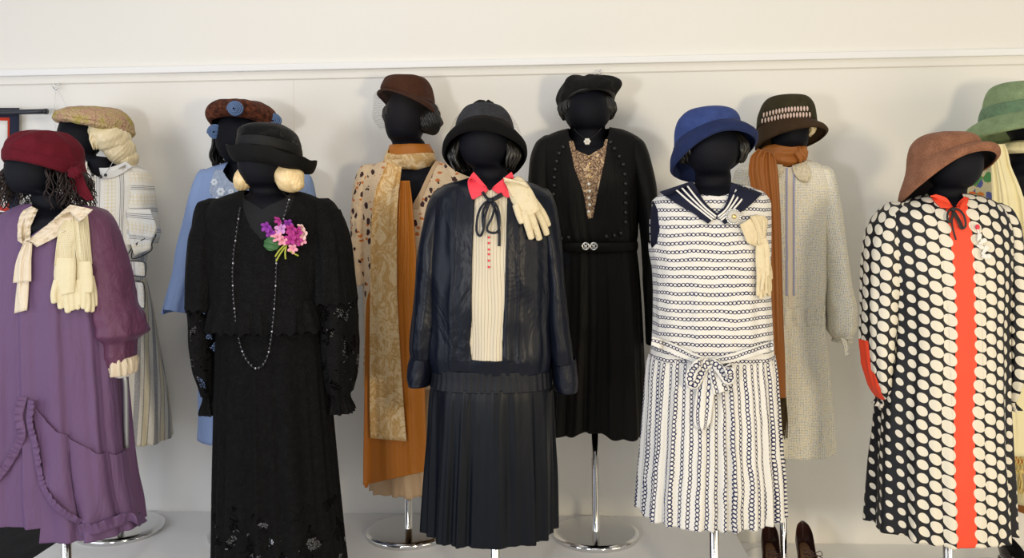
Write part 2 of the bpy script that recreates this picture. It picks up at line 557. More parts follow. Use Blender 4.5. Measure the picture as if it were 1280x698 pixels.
BOARD = plain('white_board', (.80, .80, .78), .5, nz=.05)
DARKF = plain('pale_floor', (.55, .52, .47), .6, nz=.1)
BLKCL = cloth('black_cloth', (.008, .008, .010), .9, .4, 6, (1, 1, 1), .2, var=.0)
def m_mann(col=(.0035, .004, .0075)):
    g = G('mannequin_jersey'); n = g.noise(g.obj(), 700, 2)
    g.bump(n.outputs[0], .35, .002)
    return g.fin(col, .6, spec=.14)
MANN = m_mann()

def felt(name, col, col2=None, sc=260, fuzz=.35, sheen=.3, rough=.9):
    g = G(name); o = g.obj()
    n = g.noise(o, sc, 3, .7); n2 = g.noise(o, 30, 3)
    f = g.m_('ADD', g.m_('MULTIPLY', n.outputs[0], .6), g.m_('MULTIPLY', n2.outputs[0], .4))
    c = g.ramp(f, [(.3, tuple(x*.72 for x in col)), (.7, col2 or tuple(min(1, x*1.2) for x in col))])
    g.bump(n.outputs[0], fuzz, .003)
    return g.fin(c, rough, spec=.15, sheen=sheen, sheencol=tuple(min(1, x*1.5+.1) for x in col))

def hairm(name, col, col2, rough=.32):
    g = G(name); u, v = g.uv()
    n = g.noise(g.mapping(g.obj(), (1, 1, .12)), 260, 2)
    c = g.mix(n.outputs[0], col, col2); g.bump(n.outputs[0], .5, .002)
    g.setin(g.b.inputs['Anisotropic'], .5)
    return g.fin(c, rough, spec=.5)
BLONDE = hairm('blonde_hair', (.88, .72, .42), (.62, .42, .19), .28)
PALEBL = hairm('pale_blonde_hair', (.86, .76, .52), (.68, .54, .30), .3)
BLACKH = hairm('black_hair', (.004, .0038, .0035), (.012, .010, .008), .4)
BROWNH = hairm('dark_brown_hair', (.006, .003, .0025), (.022, .008, .006), .55)

def lace(name, col=(.009, .009, .010), hole=.5, vlo=None, vhi=None, scale=150, cover=.0):
    """black lace: opaque net with small holes; holes only below vlo (uv v, metres)"""
    g = G(name); uvn = g.n('ShaderNodeUVMap').outputs[0]; u, v = g.uv()
    vo = g.vor(uvn, scale, 'DISTANCE_TO_EDGE'); n = g.noise(uvn, 16, 3, .6, .4)
    vo2 = g.vor(uvn, scale*.28, 'SMOOTH_F1')
    thick = g.m_('ADD', g.m_('MULTIPLY', n.outputs[0], .30), -.08)
    op = g.m_('LESS_THAN', vo.outputs[0], thick)              # threads
    motif = g.m_('LESS_THAN', n.outputs[0], hole)              # dense motif areas
    alpha = g.m_('MAXIMUM', op, motif)
    if vlo is not None:
        band = g.m_('LESS_THAN', v, vlo)
        alpha = g.m_('MAXIMUM', alpha, g.m_('SUBTRACT', 1.0, band))
    h = g.m_('ADD', g.m_('MULTIPLY', vo.outputs[0], 1.0), g.m_('MULTIPLY', vo2.outputs[0], .7))
    g.bump(h, .9, .006)
    c = g.mix(vo2.outputs[0], tuple(x*1.6 for x in col), tuple(x*.7 for x in col))
    return g.fin(c, .75, spec=.10, alpha=alpha)

def sailor(name, vertical=False, p=.0245, rot=0):
    """white cotton with rows of small navy chain links"""
    g = G(name); u, v = g.uv()
    a, b = (u, v) if not vertical else (v, u)
    nz = g.noise(g.n('ShaderNodeUVMap').outputs[0], 160, 2)
    b = g.m_('ADD', b, g.m_('ADD', g.m_('MULTIPLY', g.m_('SUBTRACT', nz.outputs[0], .5), .003), g.m_('MULTIPLY', g.m_('SUBTRACT', g.noise(g.n('ShaderNodeUVMap').outputs[0], 9, 2).outputs[0], .5), .016)))
    fb = g.m_('MULTIPLY', g.m_('SUBTRACT', g.m_('FRACT', g.m_('DIVIDE', b, p)), .5), p)      # metres from the row
    q = .0120
    fa = g.m_('MULTIPLY', g.m_('SUBTRACT', g.m_('FRACT', g.m_('DIVIDE', a, q)), .5), q)
    d = g.m_('SQRT', g.m_('ADD', g.m_('MULTIPLY', g.m_('MULTIPLY', fa, fa), .62), g.m_('MULTIPLY', fb, fb)))
    ring = g.m_('LESS_THAN', g.m_('ABSOLUTE', g.m_('SUBTRACT', d, .0043)), .0012)
    edge = g.m_('LESS_THAN', g.m_('ABSOLUTE', g.m_('SUBTRACT', g.m_('ABSOLUTE', fb), .0052)), .0006)
    f = g.m_('MAXIMUM', ring, g.m_('MULTIPLY', edge, .0))
    c = g.mix(f, (.69, .68, .65), (.016, .020, .075))
    n = g.noise(g.mapping(g.obj(), (1, 1, .3)), 12, 4); g.bump(n.outputs[0], .5, .02)
    return g.fin(c, .8, spec=.2)

def polka(name, u0=0., px=.0335, py=.0375, r0=.0186, fall=.055, rmin=.0096, skew=.3, half=.026, drift=0., red=(.80, .065, .025)):
    """columns of tilted cream ovals on black, largest beside a red band"""
    g = G(name); u, v = g.uv()
    sh = g.m_('MULTIPLY', g.m_('MAXIMUM', g.m_('ADD', 1.0, g.m_('DIVIDE', v, .35)), 0.0), drift)
    uu = g.m_('ADD', g.m_('ADD', u, -u0), sh)
    ad = g.m_('SUBTRACT', g.m_('ABSOLUTE', uu), half)
    x = g.m_('DIVIDE', ad, px); col = g.m_('MAXIMUM', g.m_('FLOOR', x), 0.0)
    fx = g.m_('MULTIPLY', g.m_('SUBTRACT', g.m_('SUBTRACT', x, col), .5), px)
    par = g.m_('MULTIPLY', g.m_('MODULO', col, 2.0), .5)
    y = g.m_('ADD', g.m_('DIVIDE', g.m_('ADD', v, g.m_('MULTIPLY', g.m_('MULTIPLY', fx, g.m_('SIGN', uu)), skew)), py), par)
    fy = g.m_('MULTIPLY', g.m_('SUBTRACT', g.m_('FRACT', y), .5), py)
    d = g.m_('SQRT', g.m_('ADD', g.m_('MULTIPLY', fx, fx), g.m_('MULTIPLY', g.m_('MULTIPLY', fy, fy), 1.2)))
    r = g.m_('MAXIMUM', g.m_('SUBTRACT', r0, g.m_('MULTIPLY', g.m_('MULTIPLY', col, px), fall)), rmin)
    f = g.m_('LESS_THAN', d, r)
    base = (.005, .005, .008)
    if red: base = g.mix(g.m_('LESS_THAN', ad, 0.004), base, red)
    c = g.mix(f, base, (.68, .64, .54))
    n = g.noise(g.mapping(g.obj(), (1, 1, .25)), 10, 4); g.bump(n.outputs[0], .5, .02)
    return g.fin(c, .55, spec=.35)

def print_small(name):
    """cream cotton with a tiny woven check of yellow, blue and grey specks"""
    g = G(name); uvn = g.n('ShaderNodeUVMap').outputs[0]
    vo = g.vor(uvn, 175, 'F1', .25)
    dot = g.m_('LESS_THAN', vo.outputs[0], .31)
    cs = g.n('ShaderNodeSeparateColor', {0: vo.outputs['Color']})
    c1 = g.ramp(cs.outputs[0], [(0, (.19, .21, .27)), (.3, (.55, .43, .07)), (.52, (.25, .28, .36)), (.7, (.34, .36, .33)), (.86, (.50, .44, .16))], 'CONSTANT')
    c = g.mix(g.m_('MULTIPLY', dot, .9), (.80, .77, .67), c1)
    n = g.noise(g.mapping(g.obj(), (1, 1, .5)), 16, 4); g.bump(n.outputs[0], .6, .02)
    return g.fin(c, .7, spec=.25)

def print_spots(name):
    """peach blouse print with dark brown and orange leaves"""
    g = G(name); uvn = g.n('ShaderNodeUVMap').outputs[0]
    nz = g.noise(uvn, 90, 2); w = g.n('ShaderNodeVectorMath', {0: uvn, 1: g.n('ShaderNodeVectorMath', {0: nz.outputs['Color'], 'Scale': .012}, operation='SCALE').outputs[0]}, operation='ADD').outputs[0]
    v1 = g.vor(g.mapping(w, (1, .72, 1)), 36); d1 = g.m_('LESS_THAN', v1.outputs[0], .33)
    v2 = g.vor(g.mapping(w, (.8, 1.1, 1), (.3, .7, 0)), 34); d2 = g.m_('LESS_THAN', v2.outputs[0], .25)
    v3 = g.vor(g.mapping(w, (1, 1, 1), (.9, .2, 0)), 110); d3 = g.m_('LESS_THAN', v3.outputs[0], .2)
    s = g.n('ShaderNodeSeparateColor', {0: v1.outputs['Color']}).outputs[0]
    keep = g.m_('GREATER_THAN', s, .35)
    c = g.mix(g.m_('MULTIPLY', d3, .5), (.74, .56, .36), (.45, .22, .09))
    c = g.mix(d2, c, (.58, .17, .04)); c = g.mix(g.m_('MULTIPLY', d1, keep), c, (.045, .012, .012))
    n = g.noise(g.obj(), 22, 4); g.bump(n.outputs[0], .4, .02)
    return g.fin(c, .6, spec=.3)

def brocade(name):
    g = G(name); o = g.obj()
    n = g.noise(g.mapping(o, (1, 1, .8)), 17, 4, .65, 1.2); n2 = g.noise(o, 420, 2)
    f = g.m_('ADD', g.m_('MULTIPLY', n.outputs[0], .8), g.m_('MULTIPLY', n2.outputs[0], .2))
    c = g.ramp(f, [(.38, (.80, .60, .34)), (.48, (.54, .29, .07)), (.54, (.82, .64, .38)), (.64, (.60, .34, .10))])
    g.bump(n2.outputs[0], .5, .003)
    return g.fin(c, .55, .0, .35)

def stripes_cream(name):
    """cream linen with soft grey-blue bands and a faint yellow check"""
    g = G(name); u, v = g.uv(); uvn = g.n('ShaderNodeUVMap').outputs[0]
    nz = g.noise(g.mapping(uvn, (1, .5, 1)), 350, 2).outputs[0]
    p = .075
    x = g.m_('FRACT', g.m_('DIVIDE', u, p)); 
    band = g.m_('LESS_THAN', g.m_('ABSOLUTE', g.m_('SUBTRACT', x, .3)), .13)
    band = g.m_('MULTIPLY', band, g.m_('ADD', .25, nz))
    x2 = g.m_('ABSOLUTE', g.m_('SUBTRACT', x, .75)); yel = g.m_('MULTIPLY', g.m_('LESS_THAN', x2, .12), .5)
    hy = g.m_('MULTIPLY', g.m_('LESS_THAN', g.m_('FRACT', g.m_('DIVIDE', v, .02)), .16), .4)
    ln = g.m_('LESS_THAN', g.m_('ABSOLUTE', g.m_('SUBTRACT', x2, .14)), .02)
    c = g.mix(g.m_('MAXIMUM', yel, g.m_('MULTIPLY', hy, g.m_('GREATER_THAN', x, .5))), (.66, .62, .52), (.60, .50, .25))
    c = g.mix(g.m_('MULTIPLY', band, .9), c, (.17, .17, .20)); c = g.mix(g.m_('MULTIPLY', ln, .7), c, (.10, .10, .13))
    n = g.noise(g.obj(), 18, 4); g.bump(n.outputs[0], .5, .02)
    return g.fin(c, .85, spec=.15)
def stripes_white(name, rot=0):
    g = G(name); uvn = g.n('ShaderNodeUVMap').outputs[0]
    s = g.n('ShaderNodeSeparateXYZ', {0: g.mapping(uvn, rot=(0, 0, rot))}); u = s.outputs[0]; v = s.outputs[1]
    nz = g.noise(uvn, 500, 2).outputs[0]
    p = .085; x = g.m_('FRACT', g.m_('DIVIDE', u, p))
    b1 = g.m_('LESS_THAN', g.m_('ABSOLUTE', g.m_('SUBTRACT', g.m_('FRACT', g.m_('MULTIPLY', x, 14.0)), .5)), .2)
    z1 = g.m_('LESS_THAN', g.m_('ABSOLUTE', g.m_('SUBTRACT', x, .25)), .13)
    yc = g.m_('MULTIPLY', g.m_('GREATER_THAN', x, .52), g.m_('LESS_THAN', g.m_('FRACT', g.m_('DIVIDE', v, .014)), .2))
    yc2 = g.m_('MULTIPLY', g.m_('GREATER_THAN', x, .52), g.m_('LESS_THAN', g.m_('FRACT', g.m_('DIVIDE', u, .014)), .2))
    c = g.mix(g.m_('MULTIPLY', g.m_('MAXIMUM', yc, yc2), .55), (.80, .78, .72), (.72, .55, .20))
    c = g.mix(g.m_('MULTIPLY', g.m_('MULTIPLY', b1, z1), .85), c, (.14, .14, .18))
    n = g.noise(g.obj(), 18, 4); g.bump(n.outputs[0], .5, .02)
    return g.fin(c, .85, spec=.15)

def floral(name):
    g = G(name); uvn = g.n('ShaderNodeUVMap').outputs[0]
    nz = g.noise(uvn, 55, 2); w = g.n('ShaderNodeVectorMath', {0: uvn, 1: g.n('ShaderNodeVectorMath', {0: nz.outputs['Color'], 'Scale': .02}, operation='SCALE').outputs[0]}, operation='ADD').outputs[0]
    v1 = g.vor(w, 25); s = g.n('ShaderNodeSeparateColor', {0: v1.outputs['Color']}).outputs[0]
    c1 = g.ramp(s, [(0, (.80, .17, .03)), (.30, (.10, .33, .10)), (.55, (.10, .13, .40)), (.70, (.82, .25, .05)), (.85, (.16, .38, .14))], 'CONSTANT')
    d = g.m_('LESS_THAN', v1.outputs[0], .50)
    v2 = g.vor(w, 60); d2 = g.m_('LESS_THAN', v2.outputs[0], .18)
    c = g.mix(d, (.72, .65, .40), c1); c = g.mix(g.m_('MULTIPLY', d2, .8), c, (.62, .45, .05))
    return g.fin(c, .6, spec=.3)

def tan_lace(name):
    g = G(name); uvn = g.n('ShaderNodeUVMap').outputs[0]
    a = g.vor(uvn, 70, 'DISTANCE_TO_EDGE'); b = g.vor(uvn, 260, 'DISTANCE_TO_EDGE'); n = g.noise(uvn, 30, 3)
    f = g.m_('MAXIMUM', g.m_('LESS_THAN', a.outputs[0], .07), g.m_('LESS_THAN', b.outputs[0], .10))
    c = g.mix(f, (.62, .42, .24), (.10, .05, .03)); c = g.mix(g.m_('GREATER_THAN', n.outputs[0], .6), c, (.62, .45, .27))
    g.bump(b.outputs[0], .7, .003)
    return g.fin(c, .5, .1, .5)
def knit(name, col, sc=170):
    g = G(name); uvn = g.n('ShaderNodeUVMap').outputs[0]; o = g.obj()
    v = g.vor(g.mapping(o, (1, 1, .7)), sc, 'F1', .5); n = g.noise(o, 20, 3)
    c = g.mix(v.outputs[0], col, tuple(x*.62 for x in col))
    g.bump(g.m_('SUBTRACT', 1.0, v.outputs[0]), .8, .004)
    return g.fin(c, .9, spec=.1)
def rib(name, col):
    g = G(name); u, v = g.uv()
    f = g.m_('SINE', g.m_('MULTIPLY', u, 2*PI/.0045)); h = g.m_('SINE', g.m_('MULTIPLY', v, 2*PI/.006))
    k = g.m_('ADD', g.m_('MULTIPLY', f, .6), g.m_('MULTIPLY', g.m_('MULTIPLY', f, h), .5))
    g.bump(k, .6, .002)
    c = g.mix(g.m_('ADD', .5, g.m_('MULTIPLY', k, .4)), tuple(x*.86 for x in col), col)
    return g.fin(c, .9, spec=.1)
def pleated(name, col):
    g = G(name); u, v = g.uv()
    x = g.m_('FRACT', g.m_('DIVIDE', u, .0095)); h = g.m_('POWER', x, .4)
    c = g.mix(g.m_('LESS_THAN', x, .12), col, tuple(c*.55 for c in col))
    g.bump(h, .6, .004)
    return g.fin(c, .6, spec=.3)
def smocked(name, col):
    g = G(name); uvn = g.n('ShaderNodeUVMap').outputs[0]
    b = g.n('ShaderNodeTexBrick', {'Vector': g.mapping(uvn, (1, 1, 1)), 'Scale': 1., 'Mortar Size': .0012, 'Brick Width': .009, 'Row Height': .0075, 'Color1': (1, 1, 1, 1), 'Color2': (.7, .7, .7, 1), 'Mortar': (0, 0, 0, 1)})
    g.bump(b.outputs[0], .9, .005)
    return g.fin(col, .5, spec=.3)
def bouclehat(name):
    g = G(name); o = g.obj(); v = g.vor(o, 120); n = g.noise(o, 26, 3)
    c = g.ramp(n.outputs[0], [(.35, (.56, .34, .24)), (.5, (.60, .44, .25)), (.62, (.50, .42, .12))])
    c = g.mix(g.m_('MULTIPLY', v.outputs[0], .5), c, (.20, .10, .05)); g.bump(v.outputs[0], .9, .006)
    return g.fin(c, .8, spec=.2)

PURPLE = cloth('purple_crepe', (.125, .066, .148), .62, .7, 9, (1, 1, .22), .1, .1, .3, .15, (.75, .6, .9))
PURPLE2 = cloth('purple_crepe_sleeve', (.115, .038, .085), .55, .6, 12, (1, 1, .7), .1, .1, .35, .2, (.75, .55, .8))
CREAM = cloth('cream_silk', (.70, .60, .46), .6, .4, 22, (1, 1, .5), .1, spec=.3, var=.1)
GLOVEC = cloth('cream_cotton', (.72, .64, .43), .8, .15, 30, (1, 1, 1), .3, spec=.15, var=.05)
GLOVEL = cloth('cream_leather', (.70, .60, .40), .5, .25, 34, (1, 1, 1), .1, spec=.35, var=.06)
GLOVER = rib('ribbed_cream_knit', (.73, .65, .44))
BURG = felt('burgundy_wool', (.10, .006, .014), (.12, .008, .017), 300, .2, .12)
NAVY = cloth('navy_satin', (.0035, .0055, .0125), .38, .5, 7, (1, 1, .6), .02, .0, .22)
NAVYT = cloth('navy_trim', (.004, .006, .014), .42, .3, 20, (1, 1, .5), .05, spec=.25)
NAVYSK = cloth('navy_silk_skirt', (.0022, .0038, .0075), .42, .3, 6, (1, 1, .2), .02, .0, .18)
SMOCK = smocked('navy_smocking', (.003, .0045, .009))
RED = cloth('coral_red_silk', (.80, .055, .085), .6, .15, 20, (1, 1, 1), .2, spec=.25, var=.05)
PLAST = pleated('cream_pleated_silk', (.60, .53, .40))
BLUE = cloth('pale_blue_chiffon', (.25, .35, .60), .6, .7, 10, (1, 1, .25), .1, spec=.3, var=.1)
BLUEB = cloth('pale_blue_embroidery', (.42, .50, .66), .7, .5, 60, (1, 1, 1), .4, spec=.2, var=.1)
WHITE = cloth('white_cotton', (.80, .79, .76), .8, .3, 18, (1, 1, .6), .2, spec=.2, var=.05)
BLACKD = cloth('black_crepe', (.0035, .0033, .003), .6, .6, 9, (1, 1, .2), .1, .0, .16, .1)
BLACKB = plain('black_button', (.01, .01, .01), .35)
LACEB = lace('black_lace', (.0035, .0035, .0038), hole=.9)
LACESK = lace('black_lace_skirt', (.0035, .0035, .0038), hole=.56, vlo=-.54, scale=230)
LACESL = lace('black_lace_sleeve', (.0035, .0035, .0038), hole=.54, vlo=-.20)
SLIP = cloth('black_slip', (.004, .004, .0045), .5, .3, 9, (1, 1, .2), .1, spec=.25)
SAILH = sailor('sailor_cotton_rows', False)
SAILV = sailor('sailor_cotton_columns', True, .0235)
SAILC = cloth('sailor_navy', (.009, .011, .030), .75, .15, 20, (1, 1, 1), .2, spec=.2)
PRNT = print_small('cream_speckled_print')
SPOT = print_spots('peach_leaf_print')
RUST = cloth('rust_silk', (.36, .125, .025), .5, .3, 9, (1, 1, .5), .05, spec=.35, var=.03)
ORANGE = cloth('orange_silk', (.48, .155, .012), .5, .25, 8, (1, 1, .5), .05, spec=.35, var=.03)
BROC = brocade('gold_brocade')
BEIGE = cloth('beige_silk', (.62, .42, .24), .55, .3, 12, (1, 1, .3), .05, spec=.3)
SCREAM = stripes_cream('cream_striped_linen')
SWHITE = stripes_white('white_striped_linen')
SWHITE2 = stripes_white('white_striped_linen_sleeve', PI/2)
FLOR = floral('floral_print')
SHAWL = cloth('pale_yellow_silk', (.86, .79, .50), .55, .45, 9, (1, 1, .3), .05, spec=.35, var=.06)
FRINGE = cloth('yellow_fringe', (.70, .55, .22), .7, .3, 60, (1, 1, .3), .2, spec=.2)
TANL = tan_lace('tan_beaded_lace')
GOLD = plain('gold_metal', (.75, .55, .25), .3, 1.)
SILVER = plain('silver_metal', (.72, .72, .72), .25, 1.)
PEARL = plain('pearl', (.82, .80, .74), .25, spec=.7)
GLASSB = plain('black_glass', (.01, .01, .012), .06, 0, 1.)
CRYST = plain('clear_bead', (.5, .5, .55), .05, .6, 1.)
BLACKC = plain('black_cord', (.008, .008, .009), .6)
DOTF = polka('polka_crepe', u0=.0, drift=.012)
DOTS = polka('polka_crepe_sleeve', u0=-.08, half=.004, r0=.0170, fall=.022, rmin=.0110, red=None)
DOTS2 = polka('polka_crepe_right_sleeve', u0=.02, half=.004, r0=.0160, fall=.02, rmin=.0110, red=None)
REDS = cloth('scarlet_silk', (.80, .065, .025), .55, .2, 20, (1, 1, .4), .05, spec=.3, var=.04)
LACEC = cloth('cream_lace', (.82, .73, .54), .8, .4, 90, (1, 1, 1), .5, spec=.15)
LEATH = plain('dark_brown_leather', (.035, .012, .009), .3, 0, .6, .15)
LEATHIN = plain('tan_insole', (.19, .10, .05), .6)
BLKLEA = plain('black_leather', (.010, .010, .010), .28, 0, .6)
# ------------------------------------------------------------------ the setting
WX0, WX1 = -3.2, 3.2
FL2 = -0.102                                   # lower white floor on the right
def struct(name, bm, mat, **k):
    o = link(name, bm, mat, **k); o['kind'] = 'structure'; return o
bm = bmesh.new(); box(bm, (WX0, 0, -.6), (WX1, .12, 3.0)); struct('wall_back', bm, WALL, smooth=False)
bm = bmesh.new(); box(bm, (WX0, -5.5, -.62), (WX1, .0, -.6)); struct('floor', bm, DARKF, smooth=False)
# picture rail: a shallow moulding with a lip, and a thin, slightly darker line below it
def zat(px, py, Y=0): return PT(px, py, Y)
zr1 = PT(640, 74, -.012).z; zr0 = PT(640, 82.5, -.012).z
bm = bmesh.new(); box(bm, (WX0, -.022, zr0), (WX1, .0, zr1)); struct('trim_1', bm, RAILM, smooth=False, bevel=.003)
zc = PT(640, 93.5, 0).z
bm = bmesh.new(); box(bm, (WX0, -.004, zc-.0022), (WX1, 0, zc+.0022))
struct('trim_2', bm, plain('thin_line_paint', (.62, .60, .55), .6), smooth=False)
# a faint vertical panel joint
p = PT(367, 103, 0); bm = bmesh.new(); box(bm, (p.x-.0012, -.0015, .0), (p.x+.0012, 0, zc))
struct('trim_3', bm, plain('joint_paint', (.74, .72, .67), .6), smooth=False)

# display platforms
pr = PT(922, 670, 0.0)
def onz(px, py, z):
    d = RAY(px, py); t = (z-CAMLOC.z)/d.z; return CAMLOC+d*t
e1 = onz(922, 670, 0); e0 = onz(75, 675, 0)
bm = bmesh.new(); box(bm, (e0.x, -1.75, -.598), (e1.x, -.001, 0))
tag(link('display_platform', bm, PLAT, smooth=False, bevel=.006), 'wide white cloth-covered display platform carrying most of the mannequins', 'platform')
bm = bmesh.new(); box(bm, (WX0+.02, -1.75, -.598), (e0.x-.004, -.001, -.035))
tag(link('display_platform', bm, BLKCL, smooth=False, bevel=.006), 'black cloth-covered platform under the purple dress at the left edge', 'platform')
bm = bmesh.new(); box(bm, (e1.x+.004, -1.75, -.598), (2.6, -.001, FL2))
tag(link('display_platform', bm, BOARD, smooth=False, bevel=.004), 'lower white platform at right with the brown shoes on it', 'platform')
# folded seam across the cloth near the leopard-print stand
# ------------------------------------------------------------------ wall fittings
def hook(px, py, label, drop, rows):
    t = empty('picture_hook', PT(px, py, -.02), label, 'hook')
    bm = bmesh.new()
    p = PT(px, py, -.03)
    sweep(bm, [p+Vector((-.012, 0, .012)), p+Vector((-.012, 0, -.004)), p+Vector((0, -.006, -.01)), p+Vector((.01, 0, -.004)), p+Vector((.01, .004, .014))], .0022, 8, steps=16)
    ball(bm, p+Vector((0, 0, -.012)), .005); ball(bm, p+Vector((.004, 0, .008)), .0045)
    link('clip', bm, SILVER, t)
    for q, (dx0, dx1, y1) in enumerate(rows):
        a = p+Vector((dx0, 0, -.01)); b = PT(px+dx1, y1, -.012)
        bm = bmesh.new(); m = (a+b)/2+Vector((.01*(1 if q else -1), 0, 0))
        sweep(bm, [a, m, b], .0008, 6, steps=14)
        link('nylon_line', bm, plain('nylon', (.6, .6, .6), .3), t)
hook(70, 108, 'small silver picture hook with two nylon lines under the rail at left', 0, [(0, 2, 178), (.008, 16, 150)])
hook(748, 91, 'tiny metal hook in the rail above the black beret', 0, [(0, 0, 104)])

# hanging banner at the far left
t = empty('hanging_banner', PT(0, 520, -.03), 'white cloth banner with red line and navy border on a dark rod', 'banner')
def flatquad(pts, Y, nx=12, ny=40, amp=.0, k=3):
    bm = bmesh.new(); uvl = bm.loops.layers.uv.new('UVMap'); g = []
    for j in range(ny+1):
        r = []
        for i in range(nx+1):
            u, v = i/nx, j/ny
            x = (pts[0][0]*(1-u)+pts[1][0]*u)*(1-v)+(pts[3][0]*(1-u)+pts[2][0]*u)*v
            y = (pts[0][1]*(1-u)+pts[1][1]*u)*(1-v)+(pts[3][1]*(1-u)+pts[2][1]*u)*v
            r.append(bm.verts.new(PT(x, y, Y+amp*math.sin(u*k*2+v))))
        g.append(r)
    for j in range(ny):
        for i in range(nx):
            f = bm.faces.new((g[j][i], g[j+1][i], g[j+1][i+1], g[j][i+1]))
            for l, (a, b) in zip(f.loops, ((i, j), (i, j+1), (i+1, j+1), (i+1, j))): l[uvl].uv = (a/nx, b/ny)
    bm.normal_update(); return bm
link('border', flatquad([(-60, 135), (24, 135), (20, 520), (-60, 520)], -.030, amp=.003), cloth('banner_navy', (.020, .024, .05), .85), t, solid=.002)
link('red_edging', flatquad([(-60, 146), (12, 147), (9.5, 512), (-60, 512)], -.034, amp=.003), cloth('banner_red', (.62, .06, .03), .7), t, solid=.001)
gb = G('banner_panel'); o_ = gb.obj(); vv = gb.vor(gb.mapping(o_, (1, 1, 1)), 9); nn = gb.noise(o_, 26, 3)
f1 = gb.m_('LESS_THAN', vv.outputs[0], gb.m_('MULTIPLY', nn.outputs[0], .5))
ss = gb.n('ShaderNodeSeparateColor', {0: vv.outputs['Color']}).outputs[0]
gb.fin(gb.mix(f1, (.80, .79, .76), gb.ramp(ss, [(0, (.55, .04, .03)), (.4, (.35, .12, .05)), (.7, (.80, .79, .76))], 'CONSTANT')), .8)
link('painted_panel', flatquad([(-60, 150), (9.5, 151), (7, 508), (-60, 508)], -.038, amp=.003), gb.m, t, solid=.001)
bm = bmesh.new(); sweep(bm, [PT(-80, 142, -.045), PT(55, 139.5, -.045)], .0105, 20, steps=8)
link('rod', bm, plain('dark_rod', (.02, .025, .035), .35), t)
bm = bmesh.new(); sweep(bm, [PT(55, 139.5, -.045), PT(59, 139.4, -.045)], .0118, 20, steps=3)
link('rod_end_cap', bm, plain('rod_cap', (.015, .015, .02), .3), t)
bm = bmesh.new(); p = PT(60, 138, -.03); sweep(bm, [p+Vector((.0, -.004, -.008)), p, p+Vector((.006, .01, .006)), p+Vector((.014, .028, .004))], .003, 8, steps=10)
link('rod_hook', bm, plain('clear_hook', (.7, .7, .7), .2), t)

# ------------------------------------------------------------------ mannequins
def mannequin(label, Yc, head, neck, chest, pole_x, zfloor=0., wig=None, zdisc=True, polebot=None, disc_r=.163, poletop=560, headdy=-.02, base=True, group=None):
    """head (cx, cy, hw, hh), neck (xl, xr, y_top, y_bottom), chest rows -> one jersey body on a chrome stand"""
    b = PT(pole_x, 400, Yc); b = Vector((b.x, Yc, zfloor))
    t = empty('mannequin', b, label, 'mannequin', group)
    cx, cy, hw, hh = head; rows = []
    m = MPP(Yc)
    nxl, nxr, nyt, nyb = neck; nw = (nxr-nxl)/2
    tmax = PI-math.asin(min(.95, nw/hw*.98))
    for q in range(11):
        a = .06+(tmax-.06)*q/10
        rows.append((cy-hh*math.cos(a), cx-hw*math.sin(a), cx+hw*math.sin(a), hw*math.sin(a)*1.12*m, 0, headdy+(-.012*(q/10))))
    rows.append((max(nyt, rows[-1][0]+3), nxl, nxr, nw*m, 0, headdy*.3))
    rows.append((nyb-4, nxl-1, nxr+1, nw*m*1.05, 0, 0))
    rows += [tuple(c)+(0, 0) if len(c) == 4 else c for c in chest]
    body = loft(rows, Yc, 72, 110, 2.05, cap_top=True, cap_bottom=True)
    link('body', body, MANN, t)
    # stand
    zt = PT(pole_x, poletop, Yc).z
    bm = bmesh.new(); lathe(bm, (b.x, Yc, zfloor), [(.0001, zt-zfloor), (.0125, zt-zfloor), (.0125, .30), (.0145, .298), (.0145, .02), (.016, .018), (.016, .012), (.0001, .012)], 32)
    link('pole', bm, CHROME, t)
    if base:
        r = disc_r
        bm = bmesh.new(); lathe(bm, (b.x, Yc, zfloor), [(.0001, .0235), (r*.9, .023), (r*.955, .0215), (r*.97, .018), (r*.985, .0175), (r, .015), (r, .004), (r*.99, .0005), (.0001, .0005)], 96)
        link('base_plate', bm, CHROME, t)
    return t, body
# ================================================================== 1 purple dress, far left, front
Y1 = -.95
t, body = mannequin('dark mannequin in the purple dress at far left', Y1, (50, 212, 31, 38), (44, 86, 244, 262),
    [(266, 30, 100, .075), (276, 14, 118, .10), (310, 8, 122, .105), (420, 12, 122, .10), (520, 14, 120, .09)], 80)
bm = bmesh.new(); c = PT(57, 205, Y1)
ringlets(bm, (c.x, c.y, c.z), .098, .10, PT(0, 198, Y1).z, PT(0, 256, Y1).z, (222, 304), 330, 3, .0027)
link('wig', bm, BROWNH, t)

d = empty('dress', PT(80, 680, Y1), 'purple crepe dress with flounced skirt at the far left', 'dress')
rows = [(255, 36, 98, .07, .0), (262, 18, 113, .085, .001), (272, 3, 124, .10, .002), (300, -6, 133, .118, .005), (360, -8, 138, .125, .008),
        (440, -8, 146, .13, .012), (540, -7, 154, .138, .016), (600, -6, 160, .148, .018), (632, -4, 166, .155, .019), (654, -2, 169, .16, .019)]
bm = loft(rows, Y1, 220, 130, 2.3, both(vfold(11, 2.6, .3, .5), gather(3, 13, .2), .7, .4), wr=.002, seed=3, hem=-.004)
neckp = [(36, 240), (94, 240), (90, 258), (62, 282), (36, 302), (33, 285)]
extract(bm, neckp, Y1-.09, Y1).free()
hemcut = [(-30, 660), (49, 662), (49, 760), (-30, 760)]
extract(bm, hemcut, Y1-.16, Y1).free()
g1 = bvh(bm)
f1 = vfold(5, 5, .4, .4)
fl = patch(bm, [(33, 503), (52, 524), (76, 548), (120, 581), (170, 578), (185, 640), (185, 700), (104, 700), (98, 655), (72, 640), (56, 610), (48, 570)], Y1-.15, Y1, .009)
for v in fl.verts:
    k = max(0, (PT(0, 560, Y1).z-v.co.z))
    v.co += Vector((.35*k*.12, -.01*k, 0)); v.co.y += .05*k*math.sin(v.co.x*62+v.co.z*4)
